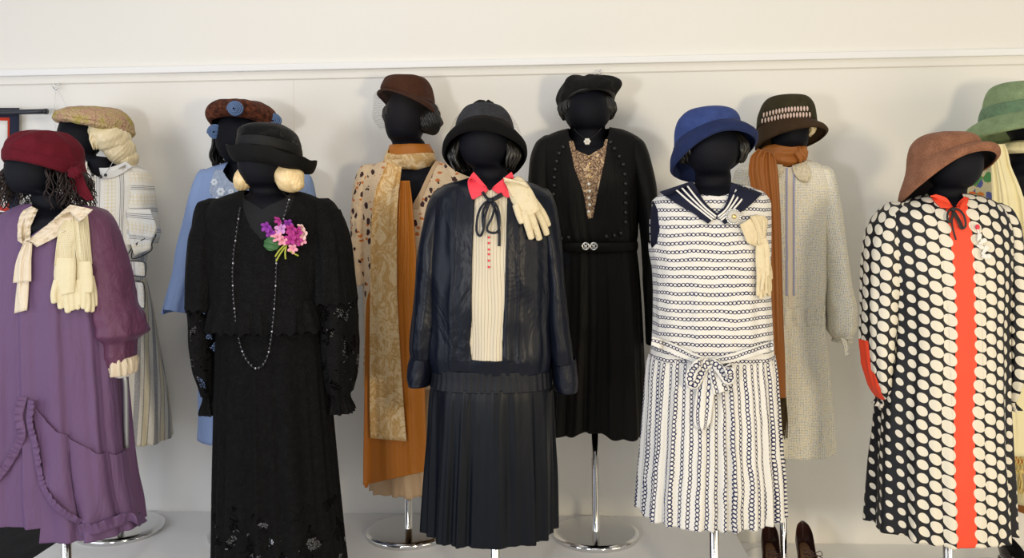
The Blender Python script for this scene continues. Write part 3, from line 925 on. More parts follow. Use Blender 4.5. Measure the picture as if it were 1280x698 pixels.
link('bodice', bm, PURPLE, d, solid=.0015)
link('flounce', fl, PURPLE, d, solid=.0015)
gf = bvh(bm, fl)
def ruffle(path, w0, tree, mat, parent, name='ruffle', lift=.012, freq=55, amp=.004, Yf=None, side=1, w_px=None, n=160):
    """gathered frill: a strip that follows a pixel path, its free edge pushed out sideways"""
    P = spline([on(tree, x, y, lift, Yf) for x, y in path], n)
    bm = bmesh.new(); uvl = bm.loops.layers.uv.new('UVMap'); g = []; L = 0
    for i, p in enumerate(P):
        T = (P[min(i+1, n-1)]-P[max(i-1, 0)]).normalized(); L += (P[i]-P[i-1]).length if i else 0
        B = T.cross(Vector((0, -1, 0))).normalized()*side
        r = []
        for j in range(6):
            u = j/5
            ph = L*freq*6+4*noise.noise(Vector((L*30, 0, 1)))
            r.append(bm.verts.new(p+B*w0*(u-.12)*(1+.12*noise.noise(Vector((L*25, 3, 0))))+Vector((0, -1, 0))*(amp*u*(1.2+(.7+1.2*noise.noise(Vector((L*45, 7, 0))))*math.sin(ph)))+T*amp*.5*u*math.cos(ph)))
        g.append(r)
    for i in range(n-1):
        for j in range(5):
            f = bm.faces.new((g[i][j], g[i+1][j], g[i+1][j+1], g[i][j+1]))
    bm.normal_update()
    return link(name, bm, mat, parent, solid=.001)
ruffle([(33, 497), (28, 520), (31, 545), (22, 568), (8, 590), (-6, 606)], .024, g1, PURPLE, d, side=1, Yf=Y1-.15, amp=.005)
ruffle([(36, 500), (34, 530), (40, 555), (46, 590), (52, 612), (66, 634), (84, 648), (99, 655)], .022, gf, PURPLE, d, side=-1, Yf=Y1-.17)
ruffle([(99, 668), (120, 667), (140, 660), (160, 652), (177, 642)], .034, gf, PURPLE, d, side=-1, lift=.012, amp=.006, Yf=Y1-.14)
# sleeves
sl = loft([(258, 100, 116, .03), (264, 96, 130, .06), (285, 97, 143, .08), (330, 108, 156, .082, .004), (380, 116, 167, .085, .007), (402, 121, 175, .09, .014), (415, 126, 177, .09, .018), (427, 133, 165, .065, .008), (440, 133, 166, .065, .004), (456, 137, 164, .055, .002)],
          Y1+.01, 90, 90, 2.1, both(crumple(4, 1.2, 16), vfold(8, 1.5, .6), .7, .6), wr=.004, seed=7)
link('sleeve', sl, PURPLE2, d, solid=.0015)
cf = loft([(446, 136, 166, .058, .002), (452, 136, 167, .062, .004), (462, 138, 166, .06, .005), (467, 139, 165, .058, .004)], Y1+.01, 90, 14, 2.1, gather(4, 16), wr=.003)
link('cuff', cf, CREAM, d, solid=.002)
sl = loft([(266, -10, 14, .03), (272, -22, 22, .06), (300, -30, 14, .08), (360, -36, 6, .082, .005), (410, -40, 4, .085, .008), (440, -36, 0, .06, .005), (460, -34, -4, .055)],
          Y1+.01, 70, 60, 2.1, both(crumple(9, 1.2, 16), vfold(3, 1.5, .6), .6, .6), wr=.004, seed=2)
link('sleeve', sl, PURPLE2, d, solid=.0015)
bm = bmesh.new(); sweep(bm, [PT(152, 460, Y1), PT(157, 480, Y1), PT(158, 560, Y1+.02)], .0075, 12, steps=12)
o = link('arm_rod', bm, plain('grey_rod', (.35, .36, .38), .35, .6), t)
bm = bmesh.new(); ball(bm, PT(152, 467, Y1), .026, .03, .014, fn=lambda c: 1+.12*noise.noise(c*3)); link('arm_stump', bm, WHITE, t)
# collar scarf
for rr, sd in (([(39, 258, 47, 262), (27, 266, 44, 270), (22, 284, 38, 286), (22, 299, 38, 300), (32, 308, 38, 304)], 1),
               ([(88, 256, 116, 262), (74, 268, 104, 274), (62, 279, 86, 286), (48, 290, 68, 298), (36, 300, 46, 309)], 2)):
    link('collar', drape(rr, g1, .008, .0035, 5, sd, 24, 40, Yf=Y1-.10, wave=lambda u, t_: .007*math.sin(t_*38+u*5)*abs(u-.5)*2+.004*math.sin(t_*17+3)), CREAM, d, solid=.0025)
link('jabot', drape([(30, 304, 40, 304), (26, 312, 40, 311), (19, 332, 39, 330), (16, 354, 39, 352)], g1, .016, .004, 6, 3, 24, 24), CREAM, d, solid=.002)
link('jabot', drape([(32, 306, 39, 306), (26, 330, 37, 330), (21, 360, 36, 358), (18, 392, 34, 388)], g1, .009, .003, 5, 5, 24, 24), CREAM, d, solid=.002)
# gloves
gl = empty('pair_of_gloves', PT(92, 388, Y1-.13), 'pair of cream knit gloves with ribbed cuffs hanging on the purple dress', 'gloves')
link('cuff', drape([(80, 276, 104, 268), (73, 290, 106, 286), (70, 310, 94, 310), (68, 332, 95, 332)], g1, .014, .003, 3, 3, 24, 24), GLOVER, gl, solid=.003)
link('cuff', drape([(90, 272, 109, 264), (92, 290, 111, 286), (94, 310, 113, 308), (96, 332, 115, 330)], g1, .018, .003, 3, 4, 24, 24), GLOVER, gl, solid=.004)
glove('hand', [(82, 322, 13), (81.5, 335, 13.8), (81, 345, 14), (82, 362, 13), (83, 368, 11)],
      [[(71, 350, 4), (67, 368, 4), (68, 380, 3.6)], [(76, 358, 4.2), (75, 375, 4), (76, 387, 3.4)], [(82, 360, 4.6), (84, 380, 4.4), (85, 392, 3.6)], [(88, 358, 4.4), (90, 378, 4.2), (90, 389, 3.4)], [(91, 350, 4), (96, 372, 4), (97, 388, 3.2)]], GLOVEC, gl, g1, Y1, .016)
glove('hand', [(104, 327, 10.5), (105, 345, 11.5), (107, 360, 11), (107, 366, 9)],
      [[(98, 350, 4), (99, 368, 3.8), (99, 383, 3.3)], [(104, 358, 4), (105, 375, 4), (104, 387, 3.4)], [(108, 358, 4), (110, 378, 4), (109, 391, 3.4)], [(112, 356, 4), (115, 376, 3.8), (115, 391, 3.3)], [(114, 345, 3.6), (118, 366, 3.6), (119, 384, 3.1)]], GLOVEC, gl, g1, Y1, .02)
# head scarf
h = empty('headscarf', PT(55, 225, Y1), 'burgundy headscarf tied at the side of the leftmost head', 'headscarf')
def ff(p, a, t_, mp):
    k = math.sin(min(1, t_*1.2)*PI)
    d_ = .0045*k*(1-abs(noise.noise(Vector((math.cos(a)*1.6, math.sin(a)*1.6+3, t_*2.2+math.cos(a)*.8))))*4)
    n_ = Vector((math.cos(a), math.sin(a), .3)); return p+n_*d_
bm = hat([(60, 164, .5, 0, 0), (59, 165.5, 19, 0, .03), (57, 170, 31, 0, .06), (57, 181, 40, -1, .08), (56, 194, 43.5, -3, .10), (56, 207, 44, -8, .14), (56, 214, 43, -11, .17)], Y1-.01, 1.12, 96, 60, ff, .002)
link('wrap', bm, BURG, h, solid=.003)
ht = bvh(bm)
bm = drape([(84, 214, 100, 206), (86, 222, 104, 220), (88, 232, 108, 232), (98, 243, 113, 241), (108, 251, 117, 250)], None, .0, .003, 3, 2, 14, 20, Yf=Y1-.035)
link('tail', bm, BURG, h, solid=.004)
bm = bmesh.new(); ball(bm, PT(93, 216, Y1-.068), .020, .013, .018, 24, 16, lambda c: 1+.14*math.sin(c.x*9+c.z*6)); link('knot', bm, BURG, h)
bm = hat([(56, 194, 44, -3, .20), (56, 202, 45.8, -7, .20), (56, 211, 45.8, -10, .19), (56, 216, 43.4, -12, .18)], Y1-.01, 1.12, 96, 12)
link('band', bm, BURG, h, solid=.003)

# ================================================================== 2 striped cream dress, behind
Y2 = -.22
t, body = mannequin('dark mannequin in the striped cream dress behind the purple dress', Y2, (106, 170, 25, 33), (110, 143, 196, 212),
    [(216, 98, 152, .065), (224, 86, 166, .08), (240, 84, 172, .09), (300, 92, 168, .09), (420, 88, 184, .09), (520, 84, 190, .08)], 148)
c = PT(112, 162, Y2); bm = bmesh.new()
curls(bm, (c.x+.01, c.y, c.z), .088, .10, PT(0, 147, Y2).z, PT(0, 188, Y2).z, (75, 300), 60, .0062, .010, .003, 5, bulge=1.3)
puff(bm, PT(137, 171, Y2-.03), .085, .075, .062, 60, .15, 2, .014, .55)
puff(bm, PT(150, 188, Y2-.02), .058, .06, .055, 56, .15, 7, .014, .5)
puff(bm, PT(161, 199, Y2-.01), .034, .045, .035, 40, .15, 3, .02, .5)
link('wig', bm, PALEBL, t)
d = empty('dress', PT(140, 548, Y2), 'cream and white striped short-sleeved dress behind the purple dress', 'dress')
bm = loft([(203, 104, 160, .06), (208, 96, 168, .07), (218, 84, 180, .09), (235, 82, 186, .10), (280, 84, 184, .105), (330, 90, 179, .105, .003), (352, 90, 178, .105, .004), (362, 88, 181, .11, .003)], Y2, 160, 80, 2.3, vfold(21, 2, .4), cref=None, wr=.003)
extract(bm, [(104, 196), (155, 196), (148, 212), (128, 222), (112, 214)], Y2-.07, Y2).free()
link('bodice', bm, SWHITE, d, solid=.0015); g2 = bvh(bm)
bm = loft([(350, 89, 179, .105, .002), (380, 84, 186, .115, .004), (430, 76, 194, .125, .008), (500, 66, 206, .14, .012), (548, 58, 211, .148, .016)], Y2, 160, 60, 2.2, vfold(23, 3, .1), cref=None, hem=-.006)
link('skirt', bm, SCREAM, d, solid=.0015)
for rr in ([(128, 213, 160, 204), (128, 222, 166, 208)], ):
    link('collar', drape([(124, 210, 127, 224, .006), (134, 210, 139, 223, .006), (148, 206, 155, 216, .006), (158, 202, 166, 209, .005)], g2, .006, 0, 3, 1, 20, 10, Yf=Y2-.07), WHITE, d, solid=.003)
link('collar', drape([(100, 210, 112, 212), (96, 226, 118, 228)], g2, .006, 0, 3, 1, 12, 8, Yf=Y2-.07), WHITE, d, solid=.003)
bm = loft([(205, 152, 166, .03), (212, 150, 180, .055), (230, 152, 189, .07), (262, 156, 193, .075, .004), (290, 160, 196, .08, .005), (305, 163, 193, .078, .005)], Y2, 80, 50, 2.1, crumple(6, 1, 14), cref=None, wr=.004)
link('sleeve', bm, SWHITE2, d, solid=.0015)
# turned-back sleeve flap with dark piping
fp = [(160, 268), (192, 296), (180, 304), (178, 318), (164, 322), (162, 300)]
bm = drape([(158, 262, 188, 262), (160, 280, 196, 286), (162, 298, 190, 300), (168, 320, 188, 312)], None, 0, .004, 3, 8, 16, 16, Yf=Y2-.085)
link('sleeve_flap', bm, SWHITE2, d, solid=.003)
bm = bmesh.new(); sweep(bm, [PT(x, y, Y2-.088) for x, y in ((160, 318), (170, 305), (194, 293), (190, 304), (189, 313), (176, 321), (165, 323), (166, 312), (172, 305))], .0022, 8, steps=60)
link('piping', bm, BLACKC, d)
for (a, b_, q) in (((160, 326), (182, 346), 1), ((163, 352), (181, 386), 2)):
    pk = link('pocket_flap', drape([(a[0], a[1], b_[0]-2, a[1]+2), (a[0], b_[1]-3, b_[0], b_[1])], g2, .012, .001, 2, q, 12, 12, Yf=Y2-.12), SWHITE, d, solid=.003)
    bm = bmesh.new(); sweep(bm, [PT(x, y, Y2-.135) for x, y in ((a[0], b_[1]-2), (b_[0]-3, b_[1]), (b_[0], b_[1]-6), (b_[0]-2, a[1]+2), (a[0], a[1]))], .0018, 8, steps=40)
    link('piping', bm, BLACKC, pk)
n = empty('necklace', PT(128, 232, Y2-.1), 'thin silver chain necklace on the striped dress mannequin', 'necklace')
bm = bmesh.new(); sweep(bm, [PT(146, 193, Y2-.05), PT(138, 208, Y2-.075), PT(130, 220, Y2-.1), PT(122, 224, Y2-.11), PT(114, 218, Y2-.1), PT(110, 208, Y2-.08)], .0012, 6, steps=40); link('chain', bm, SILVER, n)
for x, y in ((126, 221), (132, 219), (116, 219)):
    bm = bmesh.new(); ball(bm, PT(x, y, Y2-.115), .0062, .004); link('bead', bm, BLACKB, n)
# tweed beret
h = empty('beret', PT(118, 165, Y2), 'pink and mustard tweed beret on the pale blonde wig', 'beret')
def fb(p, a, t_, mp): return p+Vector((0, 0, .004*noise.noise(p*25)))
bm = hat([(121, 134.5, .5, 0, 0), (120, 136, 24, 0, .02), (119, 141, 38, -1, .06), (118, 148, 45, -2, .12), (118, 153.5, 46, -3, .15), (118, 158, 42, -4, .17), (117, 160, 36, -5, .18)], Y2, 1.05, 96, 44, fb, .003)
link('crown', bm, bouclehat('pink_mustard_tweed'), h, solid=.003)
bm = hat([(118, 154, 46.2, -2, .17), (118, 158, 47, -3, .18), (117, 162, 43, -5, .19), (117, 163, 38, -5, .2)], Y2, 1.05, 96, 14, fb, .002)
link('brim_roll', bm, bouclehat('mustard_tweed'), h, solid=.004)
# ================================================================== 3 blue chiffon dress, behind
Y3 = -.24
t, body = mannequin('dark mannequin in the pale blue dress, mostly hidden', Y3, (303, 172, 28, 36), (288, 326, 205, 222),
    [(226, 274, 344, .07), (236, 260, 366, .09), (260, 256, 376, .1), (330, 262, 372, .1), (430, 262, 372, .1), (520, 262, 370, .09)], 312)
c = PT(300, 170, Y3); bm = bmesh.new()
curls(bm, (c.x, c.y, c.z), .095, .10, PT(0, 150, Y3).z, PT(0, 216, Y3).z, (200, 335), 90, .0065, .012, .004, 12)
link('wig', bm, BLACKH, t)
d = empty('dress', PT(312, 545, Y3), 'pale blue chiffon dress behind the black lace dress', 'dress')
bm = loft([(204, 282, 332, .06), (210, 262, 358, .075), (220, 250, 378, .095), (240, 246, 388, .11), (300, 250, 384, .115, .004), (400, 252, 384, .12, .006), (480, 250, 390, .13, .01), (546, 250, 396, .14, .012)], Y3, 160, 90, 2.2, vfold(31, 2.4, .3), wr=.003)
extract(bm, [(284, 196), (334, 196), (330, 215), (308, 238), (290, 226), (280, 214)], Y3-.07, Y3).free()
emb = extract(bm, [(266, 212), (282, 212), (296, 232), (310, 242), (310, 262), (278, 262), (262, 240)], Y3-.09, Y3)
g3 = bvh(bm, emb)
link('bodice', bm, BLUE, d, solid=.0015); link('embroidered_yoke', emb, BLUEB, d, solid=.002)
for i, (x, y, r) in enumerate(((268, 228, 5), (276, 240, 6), (284, 250, 5), (294, 256, 4), (272, 250, 4), (289, 240, 4))):
    bm = bmesh.new(); c = on(g3, x, y, .006, Y3-.1)
    for k in range(6):
        a = k*PI/3+i; ball(bm, c+Vector((math.cos(a)*r*.0016, 0, math.sin(a)*r*.0016)), r*.0013, .003, r*.0013, 10, 6)
    link('flower', bm, plain('white_thread', (.66, .72, .80), .7), emb and d)
bm = loft([(212, 252, 270, .03), (220, 247, 276, .055), (245, 239, 274, .07), (290, 228, 264, .075, .004), (340, 219, 252, .075, .006), (378, 210, 244, .08, .008), (392, 208, 241, .08, .009)], Y3, 80, 70, 2.1, vfold(9, 1.8, .5), wr=.004)
extract(bm, [(200, 388), (212, 388), (245, 399), (245, 420), (200, 420)], Y3-.08, Y3).free()
link('sleeve', bm, BLUE, d, solid=.0015)
bm = loft([(212, 358, 374, .03), (222, 356, 388, .055), (260, 362, 396, .07), (330, 376, 402, .07, .005), (380, 380, 408, .07, .007)], Y3+.02, 70, 50, 2.1, vfold(12, 1.8, .5), wr=.003)
link('sleeve', bm, BLUE, d, solid=.0015)
h = empty('beret', PT(303, 172, Y3), 'brown knitted beret with three blue rosettes', 'beret')
def fb3(p, a, t_, mp): return p+Vector((math.cos(a), math.sin(a), 0))*(.006*noise.noise(Vector((math.cos(a)*2.2, math.sin(a)*2.2, t_*2)))*2)
bm = hat([(302, 125, .5, 0, .0), (302, 127, 18, 0, .02), (303, 132, 32, -3, .05), (304, 141, 41, -6, .05), (304, 150, 44, -9, .04), (304, 158, 42, -12, .03), (303, 163, 36, -14, .02)], Y3, 1.05, 96, 50, fb3, .003)
link('crown', bm, (lambda g: (g.bump(g.vor(g.obj(), 230).outputs[0], 1, .005), g.fin(g.ramp(g.noise(g.obj(), 60, 3).outputs[0], [(.35, (.035, .010, .006)), (.65, (.16, .045, .02))]), .85, spec=.2))[1])(G('brown_boucle_knit')), h, solid=.004)
hb = bvh(bm)
ROSED = plain('coil_shade_blue', (.035, .065, .15), .7)  # darker blue stands in for the shade between the ribbon coils
ROSE = cloth('blue_ribbon', (.10, .17, .33), .5, .3, 40, (1, 1, 1), .1, spec=.4)
for x, y in ((294, 136), (342, 151), (269, 165)):
    bm = bmesh.new(); c = on(hb, x, y, .006, Y3-.09); P = []
    for q in range(90):
        a = q*.32; r = .004+.0285*q/90*.95
        P.append(c+Vector((math.cos(a)*r, -.014*(1-(q/90)**1.5), math.sin(a)*r*.92)))
    sweep(bm, P, .0024, 7, 1.2)
    ro = link('rosette', bm, ROSE, h)
    bm = bmesh.new(); ball(bm, c+Vector((0, .010, 0)), .029, .009, .027, 20, 12); link('backing', bm, ROSED, ro)

# ================================================================== 4 black lace dress, front
Y4 = -.85
t, body = mannequin('dark mannequin in the black lace dress with a blonde curled wig', Y4, (333, 200, 30, 40), (313, 354, 234, 246),
    [(250, 292, 378, .075), (258, 276, 396, .09), (280, 270, 400, .098), (340, 278, 396, .10), (450, 282, 396, .10), (540, 286, 392, .09)], 340)
bm = bmesh.new(); m = MPP(Y4)
puff(bm, PT(361, 222, Y4-.045), .045, .045, .047, 46, .35, 3, .022, -.7)
puff(bm, PT(369, 228, Y4-.055), .028, .030, .026, 36, .5, 1, .03, .9)
puff(bm, PT(307, 222, Y4-.035), .030, .04, .044, 36, .4, 5, .025, .5)
c = PT(335, 205, Y4)
curls(bm, (c.x, c.y+.01, c.z), .088, .095, PT(0, 190, Y4).z, PT(0, 232, Y4).z, (180, 360), 70, .0075, .02, .002, 9)
link('wig', bm, BLONDE, t)
d = empty('dress', PT(345, 725, Y4), 'long black lace dress with tiered bodice in the front row', 'dress')
bm = loft([(238, 302, 366, .065), (244, 284, 386, .08), (252, 266, 402, .10), (270, 258, 410, .118), (320, 258, 412, .122, .004), (380, 264, 408, .125, .007), (412, 264, 410, .13, .010)], Y4, 200, 90, 2.3, vfold(41, 2.6, .3), cref=None, wr=.003,
          hem=.010, hemfold=lambda s, t: abs(math.sin(s*2*PI*11)))
vn = extract(bm, [(298, 236), (366, 236), (362, 262), (345, 292), (330, 300), (316, 284), (306, 262)], Y4-.10, Y4)
extract(vn, [(300, 230), (366, 230), (358, 248), (334, 262), (308, 248)], Y4-.07, Y4).free()
link('bodice', bm, LACEB, d, solid=.001); 
link('sheer_neck_insert', vn, cloth('sheer_black', (.012, .012, .014), .6, .2, 9, alpha=.55), d)
sk = loft([(400, 274, 402, .112, .002), (440, 272, 408, .12, .005), (500, 272, 412, .13, .012), (600, 271, 420, .145, .016), (700, 270, 430, .16, .018), (745, 268, 436, .17, .02)], Y4, 200, 90, 2.2, both(vfold(44, 4, .2), gather(3, 11), .6, .35), cref=None, hem=.01, hemfold=lambda s, t: abs(math.sin(s*2*PI*13)))
link('skirt', sk, LACESK, d)
sp = loft([(420, 280, 398, .10), (500, 280, 406, .115), (600, 282, 412, .13, .004), (634, 282, 416, .135, .006)], Y4, 120, 40, 2.2, vfold(46, 3, .2))
link('underskirt', sp, SLIP, d)
g4 = bvh(bm, vn); g4s = bvh(sk)
# scalloped lace tier over the waist
def scallop(y0, y1, xl, xr, Y, seed):
    b = loft([(y0, xl+6, xr-6, .125, .002), ((y0+y1)/2, xl+2, xr-2, .135, .006), (y1, xl, xr, .142, .009)], Y, 260, 26, 2.3, gather(seed, 14), cref=None, hem=.012, hemfold=lambda s, t: abs(math.sin(s*2*PI*15)))
    return b
link('lace_tier', scallop(372, 414, 262, 412, Y4, 6), LACEB, d, solid=.001)
for side, rr in ((0, [(248, 262, 288, .03), (254, 250, 290, .06), (285, 243, 284, .08, .002), (340, 239, 280, .09, .006), (400, 240, 276, .088, .007), (460, 247, 276, .08, .007), (492, 254, 275, .065, .004)]),
                 (1, [(248, 384, 410, .03), (254, 382, 416, .06), (285, 390, 432, .08, .002), (340, 396, 440, .09, .006), (400, 402, 445, .088, .008), (460, 406, 444, .085, .008), (490, 409, 440, .065, .004)])):
    b = loft(rr, Y4+.015, 100, 90, 2.1, both(vfold(50+side, 1.8, .6), crumple(4+side, 1, 10), .7, .5), cref=None, wr=.005)
    link('sleeve', b, LACESL, d)
    y0 = rr[-1][0]; a, e = rr[-1][1], rr[-1][2]
    b = loft([(y0-4, a+1, e-1, .055, .001), (y0+6, a+3, e-3, .045, .003), (y0+20, a+2, e+1, .055, .009), (y0+24, a+2, e+2, .058, .01)], Y4+.015, 100, 24, 2.1, gather(8+side, 12), cref=None)
    link('cuff', b, LACEB, d, solid=.001)
    # bolero edge flounce on the upper arm
    if side == 0: r2 = [(262, 252, 290, .072), (300, 240, 286, .092, .004), (350, 237, 284, .1, .008), (388, 238, 282, .104, .012)]
    else: r2 = [(262, 384, 424, .072), (300, 388, 437, .092, .004), (350, 392, 443, .1, .008), (380, 392, 446, .104, .012)]
    b = loft(r2, Y4+.015, 120, 40, 2.1, vfold(60+side, 2.4, .5), cref=None, hem=.012, hemfold=lambda s, t: abs(math.sin(s*2*PI*9)))
    link('sleeve_flounce', b, LACEB, d, solid=.001)
# bead necklace
n = empty('necklace', PT(321, 462, Y4-.14), 'long black beaded necklace looped down the black lace dress', 'necklace')
gg = bvh(vn, bm, sk)
path = [on(gg, x, y, .009, Y4-.12) for x, y in ((306, 246), (300, 262), (296, 290), (292, 320), (291, 350), (293, 385), (298, 420), (304, 442), (312, 455), (321, 461), (330, 455), (336, 440), (340, 415), (343, 385), (345, 350), (346, 320), (350, 290), (358, 262), (362, 248))]
P = spline(path, 400); bm = bmesh.new(); sweep(bm, P, .0011, 6); link('cord', bm, BLACKC, n)
L = [0]
for a, b in zip(P, P[1:]): L.append(L[-1]+(b-a).length)
nb = 92; mesh_b = mesh_c = None
for q in range(nb):
    s = (q+.5)/nb*L[-1]; k = int(np.searchsorted(L, s)); p = P[min(k, 399)]
    if mesh_b is None:
        bm = bmesh.new(); ball(bm, p, .0034, .0034, .0046, 8, 6); o = link('bead', bm, GLASSB, n, smooth=False)
        bm2 = bmesh.new(); ball(bm2, p, .0028, .0028, .0034, 8, 6); mesh_b = o; p0 = p
        oc = link('bead', bm2, CRYST, n, smooth=False); oc.location = P[min(k+3, 399)]-p; mesh_c = oc
    else:
        o = (mesh_c if q % 5 == 1 else mesh_b).copy(); C.objects.link(o); o.location = p-p0
# corsage
n = empty('corsage', PT(355, 325, Y4-.15), 'purple and pink silk flower corsage on the black lace dress', 'corsage')
PC = {'v': plain('violet_petal', (.22, .02, .30), .7), 'm': plain('magenta_petal', (.36, .02, .20), .7), 'p': plain('pink_petal', (.72, .30, .40), .7), 'l': plain('pale_pink_petal', (.80, .55, .50), .7), 'li': plain('lilac_petal', (.55, .26, .55), .7)}
def blossom(x, y, r, col, seed):
    rnd = random.Random(seed); bm = bmesh.new(); c = on(g4, x, y, .018+rnd.uniform(0, .01), Y4-.12)
    tl = Matrix.Rotation(rnd.uniform(-.5, .5), 3, 'X') @ Matrix.Rotation(rnd.uniform(-.5, .5), 3, 'Z') @ Matrix.Rotation(rnd.random()*6, 3, 'Y')
    for k in range(5):
        a = k*2*PI/5; M = tl @ Matrix.Rotation(a, 3, 'Y') @ Matrix.Rotation(.45, 3, 'X')
        ball(bm, c + tl @ Vector((math.sin(a)*r*.62, -.001, math.cos(a)*r*.62)), r*.40, r*.13, r*.55, 14, 10, lambda q: 1+.18*q.y, M)
    ball(bm, c+tl @ Vector((0, -r*.1, 0)), r*.16)
    link('flower', bm, PC[col], n)
for i, (x, y, r, col) in enumerate(((333, 284, 5.5, 'v'), (338, 291, 5, 'v'), (348, 276, 4.8, 'm'), (351, 286, 6, 'li'), (346, 296, 6, 'p'), (360, 280, 5, 'v'), (364, 287, 6, 'm'), (371, 291, 6, 'm'), (377, 285, 5, 'l'), (379, 293, 6, 'l'), (363, 299, 6, 'm'), (371, 301, 5.5, 'm'), (378, 301, 4.5, 'p'), (353, 301, 5, 'p'), (366, 311, 5, 'p'))):
    blossom(x, y, r*m*1.15, col, i)
bm = bmesh.new(); c = on(g4, 340, 305, .01, Y4-.12)
r_ = bmesh.ops.create_grid(bm, x_segments=14, y_segments=14, size=1)
for v in bm.verts:
    x, y = v.co.x, v.co.y; rr = math.hypot(x, y); k = max(abs(x), abs(y))/(rr+1e-6)
    x, y = x*k, y*k
    v.co = c+Vector((x*.024+y*.006, -.010*(1-x*x)-.003*math.sin(y*9), y*.020-.006*x))
link('leaf', bm, plain('green_leaf', (.035, .12, .035), .5), n, solid=.001)
STEM = plain('yellow_green_stem', (.33, .36, .04), .6)
for a, b_ in (((356, 306), (344, 321)), ((359, 306), (345, 327)), ((358, 308), (357, 324)), ((360, 312), (373, 320))):
    bm = bmesh.new(); sweep(bm, [on(g4, *a, .014, Y4-.12), on(g4, (a[0]+b_[0])/2-1, (a[1]+b_[1])/2, .018, Y4-.12), on(g4, *b_, .014, Y4-.12)], .0026, 8, steps=14); link('stem', bm, STEM, n)
# sheer black hat
h = empty('hat', PT(338, 200, Y4), 'sheer black straw hat with a wavy upturned brim on the blonde curled wig', 'hat')
gs = G('sheer_black_straw'); u, v = gs.uv(); st = gs.m_('SINE', gs.m_('MULTIPLY', v, 210.)); s2 = gs.m_('SINE', gs.m_('MULTIPLY', u, 520.))
nz = gs.noise(gs.obj(), 24, 3)
al = gs.m_('MAXIMUM', gs.m_('GREATER_THAN', st, -.3), gs.m_('GREATER_THAN', s2, .5)); gs.bump(st, .6, .002)
gs.fin((.004, .004, .0045), .5, spec=.25, alpha=gs.m_('MAXIMUM', gs.m_('MULTIPLY', al, .93), gs.m_('GREATER_THAN', nz.outputs[0], .58)))
bm = hat([(337, 154.5, .5, 0, 0), (337, 155.5, 13, -1, .02), (336, 160, 26, -4, .04), (336, 169, 37, -8, .07), (337, 179, 39, -10, .09), (337, 190, 39, -10, .1), (337, 199, 39, -8, .1)], Y4, 1.1, 96, 44, None, .001)
link('crown', bm, gs.m, h, solid=.0015)
def fbr(p, a, t_, mp): return p+Vector((0, 0, .004*t_*math.sin(a*4+1)+.0025*t_*math.sin(a*9)))+Vector((math.cos(a), math.sin(a), 0))*.003*t_*math.sin(a*7)
bm = hat([(337, 190, 39, -8, .09), (338, 203, 41, -4, .12), (339, 209, 45, -3, .15), (340, 206, 50, -5, .17), (340, 199, 53, -7, .17), (340, 194, 54, -8, .16)], Y4, 1.08, 120, 24, fbr, .001)
link('brim', bm, felt('black_straw_brim', (.004, .004, .004), None, 200, .4, .0, .7), h, solid=.003)
bm = hat([(337, 182, 39.6, -10, .09), (337, 188, 40.2, -10, .095), (337, 194, 40, -9, .1)], Y4, 1.1, 96, 10)
link('hatband', bm, plain('black_grosgrain', (.005, .005, .0055), .6, 0, .25), h, solid=.002)
# ================================================================== 5 peach printed blouse, gold scarf
Y5 = -.22
t, body = mannequin('dark mannequin in the peach leaf-print blouse', Y5, (508, 150, 25, 38), (491, 531, 178, 208),
    [(212, 474, 552, .07), (222, 458, 568, .09), (250, 452, 574, .098), (330, 462, 566, .1), (450, 464, 566, .1), (560, 470, 560, .09)], 508)
bm = bmesh.new(); c = PT(514, 146, Y5)
curls(bm, (c.x, c.y, c.z), .096, .10, PT(0, 126, Y5).z, PT(0, 166, Y5).z, (225, 318), 90, .0065, .022, .003, 15, jitter=.004)
puff(bm, PT(537, 152, Y5-.04), .042, .05, .052, 26, .6, 4, .05, -.3)
link('wig', bm, BLACKH, t)
d = empty('blouse', PT(512, 480, Y5), 'peach blouse printed with dark brown and orange leaves', 'blouse')
bm = loft([(200, 485, 538, .06), (205, 470, 556, .075), (214, 454, 572, .095), (235, 447, 582, .11), (300, 452, 576, .115, .002), (400, 456, 572, .12, .004), (480, 456, 574, .125, .005)], Y5, 180, 80, 2.3, vfold(51, 2.4, .3), cref=None, wr=.003)
extract(bm, [(486, 190), (545, 190), (541, 204), (526, 240), (516, 258), (505, 240), (490, 205)], Y5-.09, Y5).free()
tr = extract(bm, [(541, 198), (547, 202), (524, 262), (516, 262), (516, 252), (526, 236)], Y5-.09, Y5)
g5 = bvh(bm, tr)
link('bodice', bm, SPOT, d, solid=.0015); link('neckline_trim', tr, BEIGE, d, solid=.003)
for rr, sd in (([(206, 454, 476, .03), (214, 448, 480, .06), (245, 442, 474, .072, .004), (290, 440, 466, .07, .008), (330, 441, 464, .066, .010), (356, 445, 463, .06, .008)], 4),
               ([(206, 554, 574, .03), (214, 552, 582, .06), (245, 558, 590, .07, .003), (330, 566, 596, .07, .006), (356, 568, 594, .06, .006)], 7)):
    link('sleeve', loft(rr, Y5, 80, 70, 2.1, crumple(sd, 1.1, 24), cref=None, wr=.003), SPOT, d, solid=.0015)
s = empty('skirt', PT(515, 606, Y5), 'beige silk skirt below the orange scarf', 'skirt')
bm = loft([(470, 468, 566, .10), (540, 466, 572, .12, .006), (608, 467, 578, .135, .014)], Y5, 160, 40, 2.2, gather(9, 17), hem=-.003)
link('skirt_panel', bm, BEIGE, s, solid=.0015); gs5 = bvh(bm)
bl = bvh(bm)
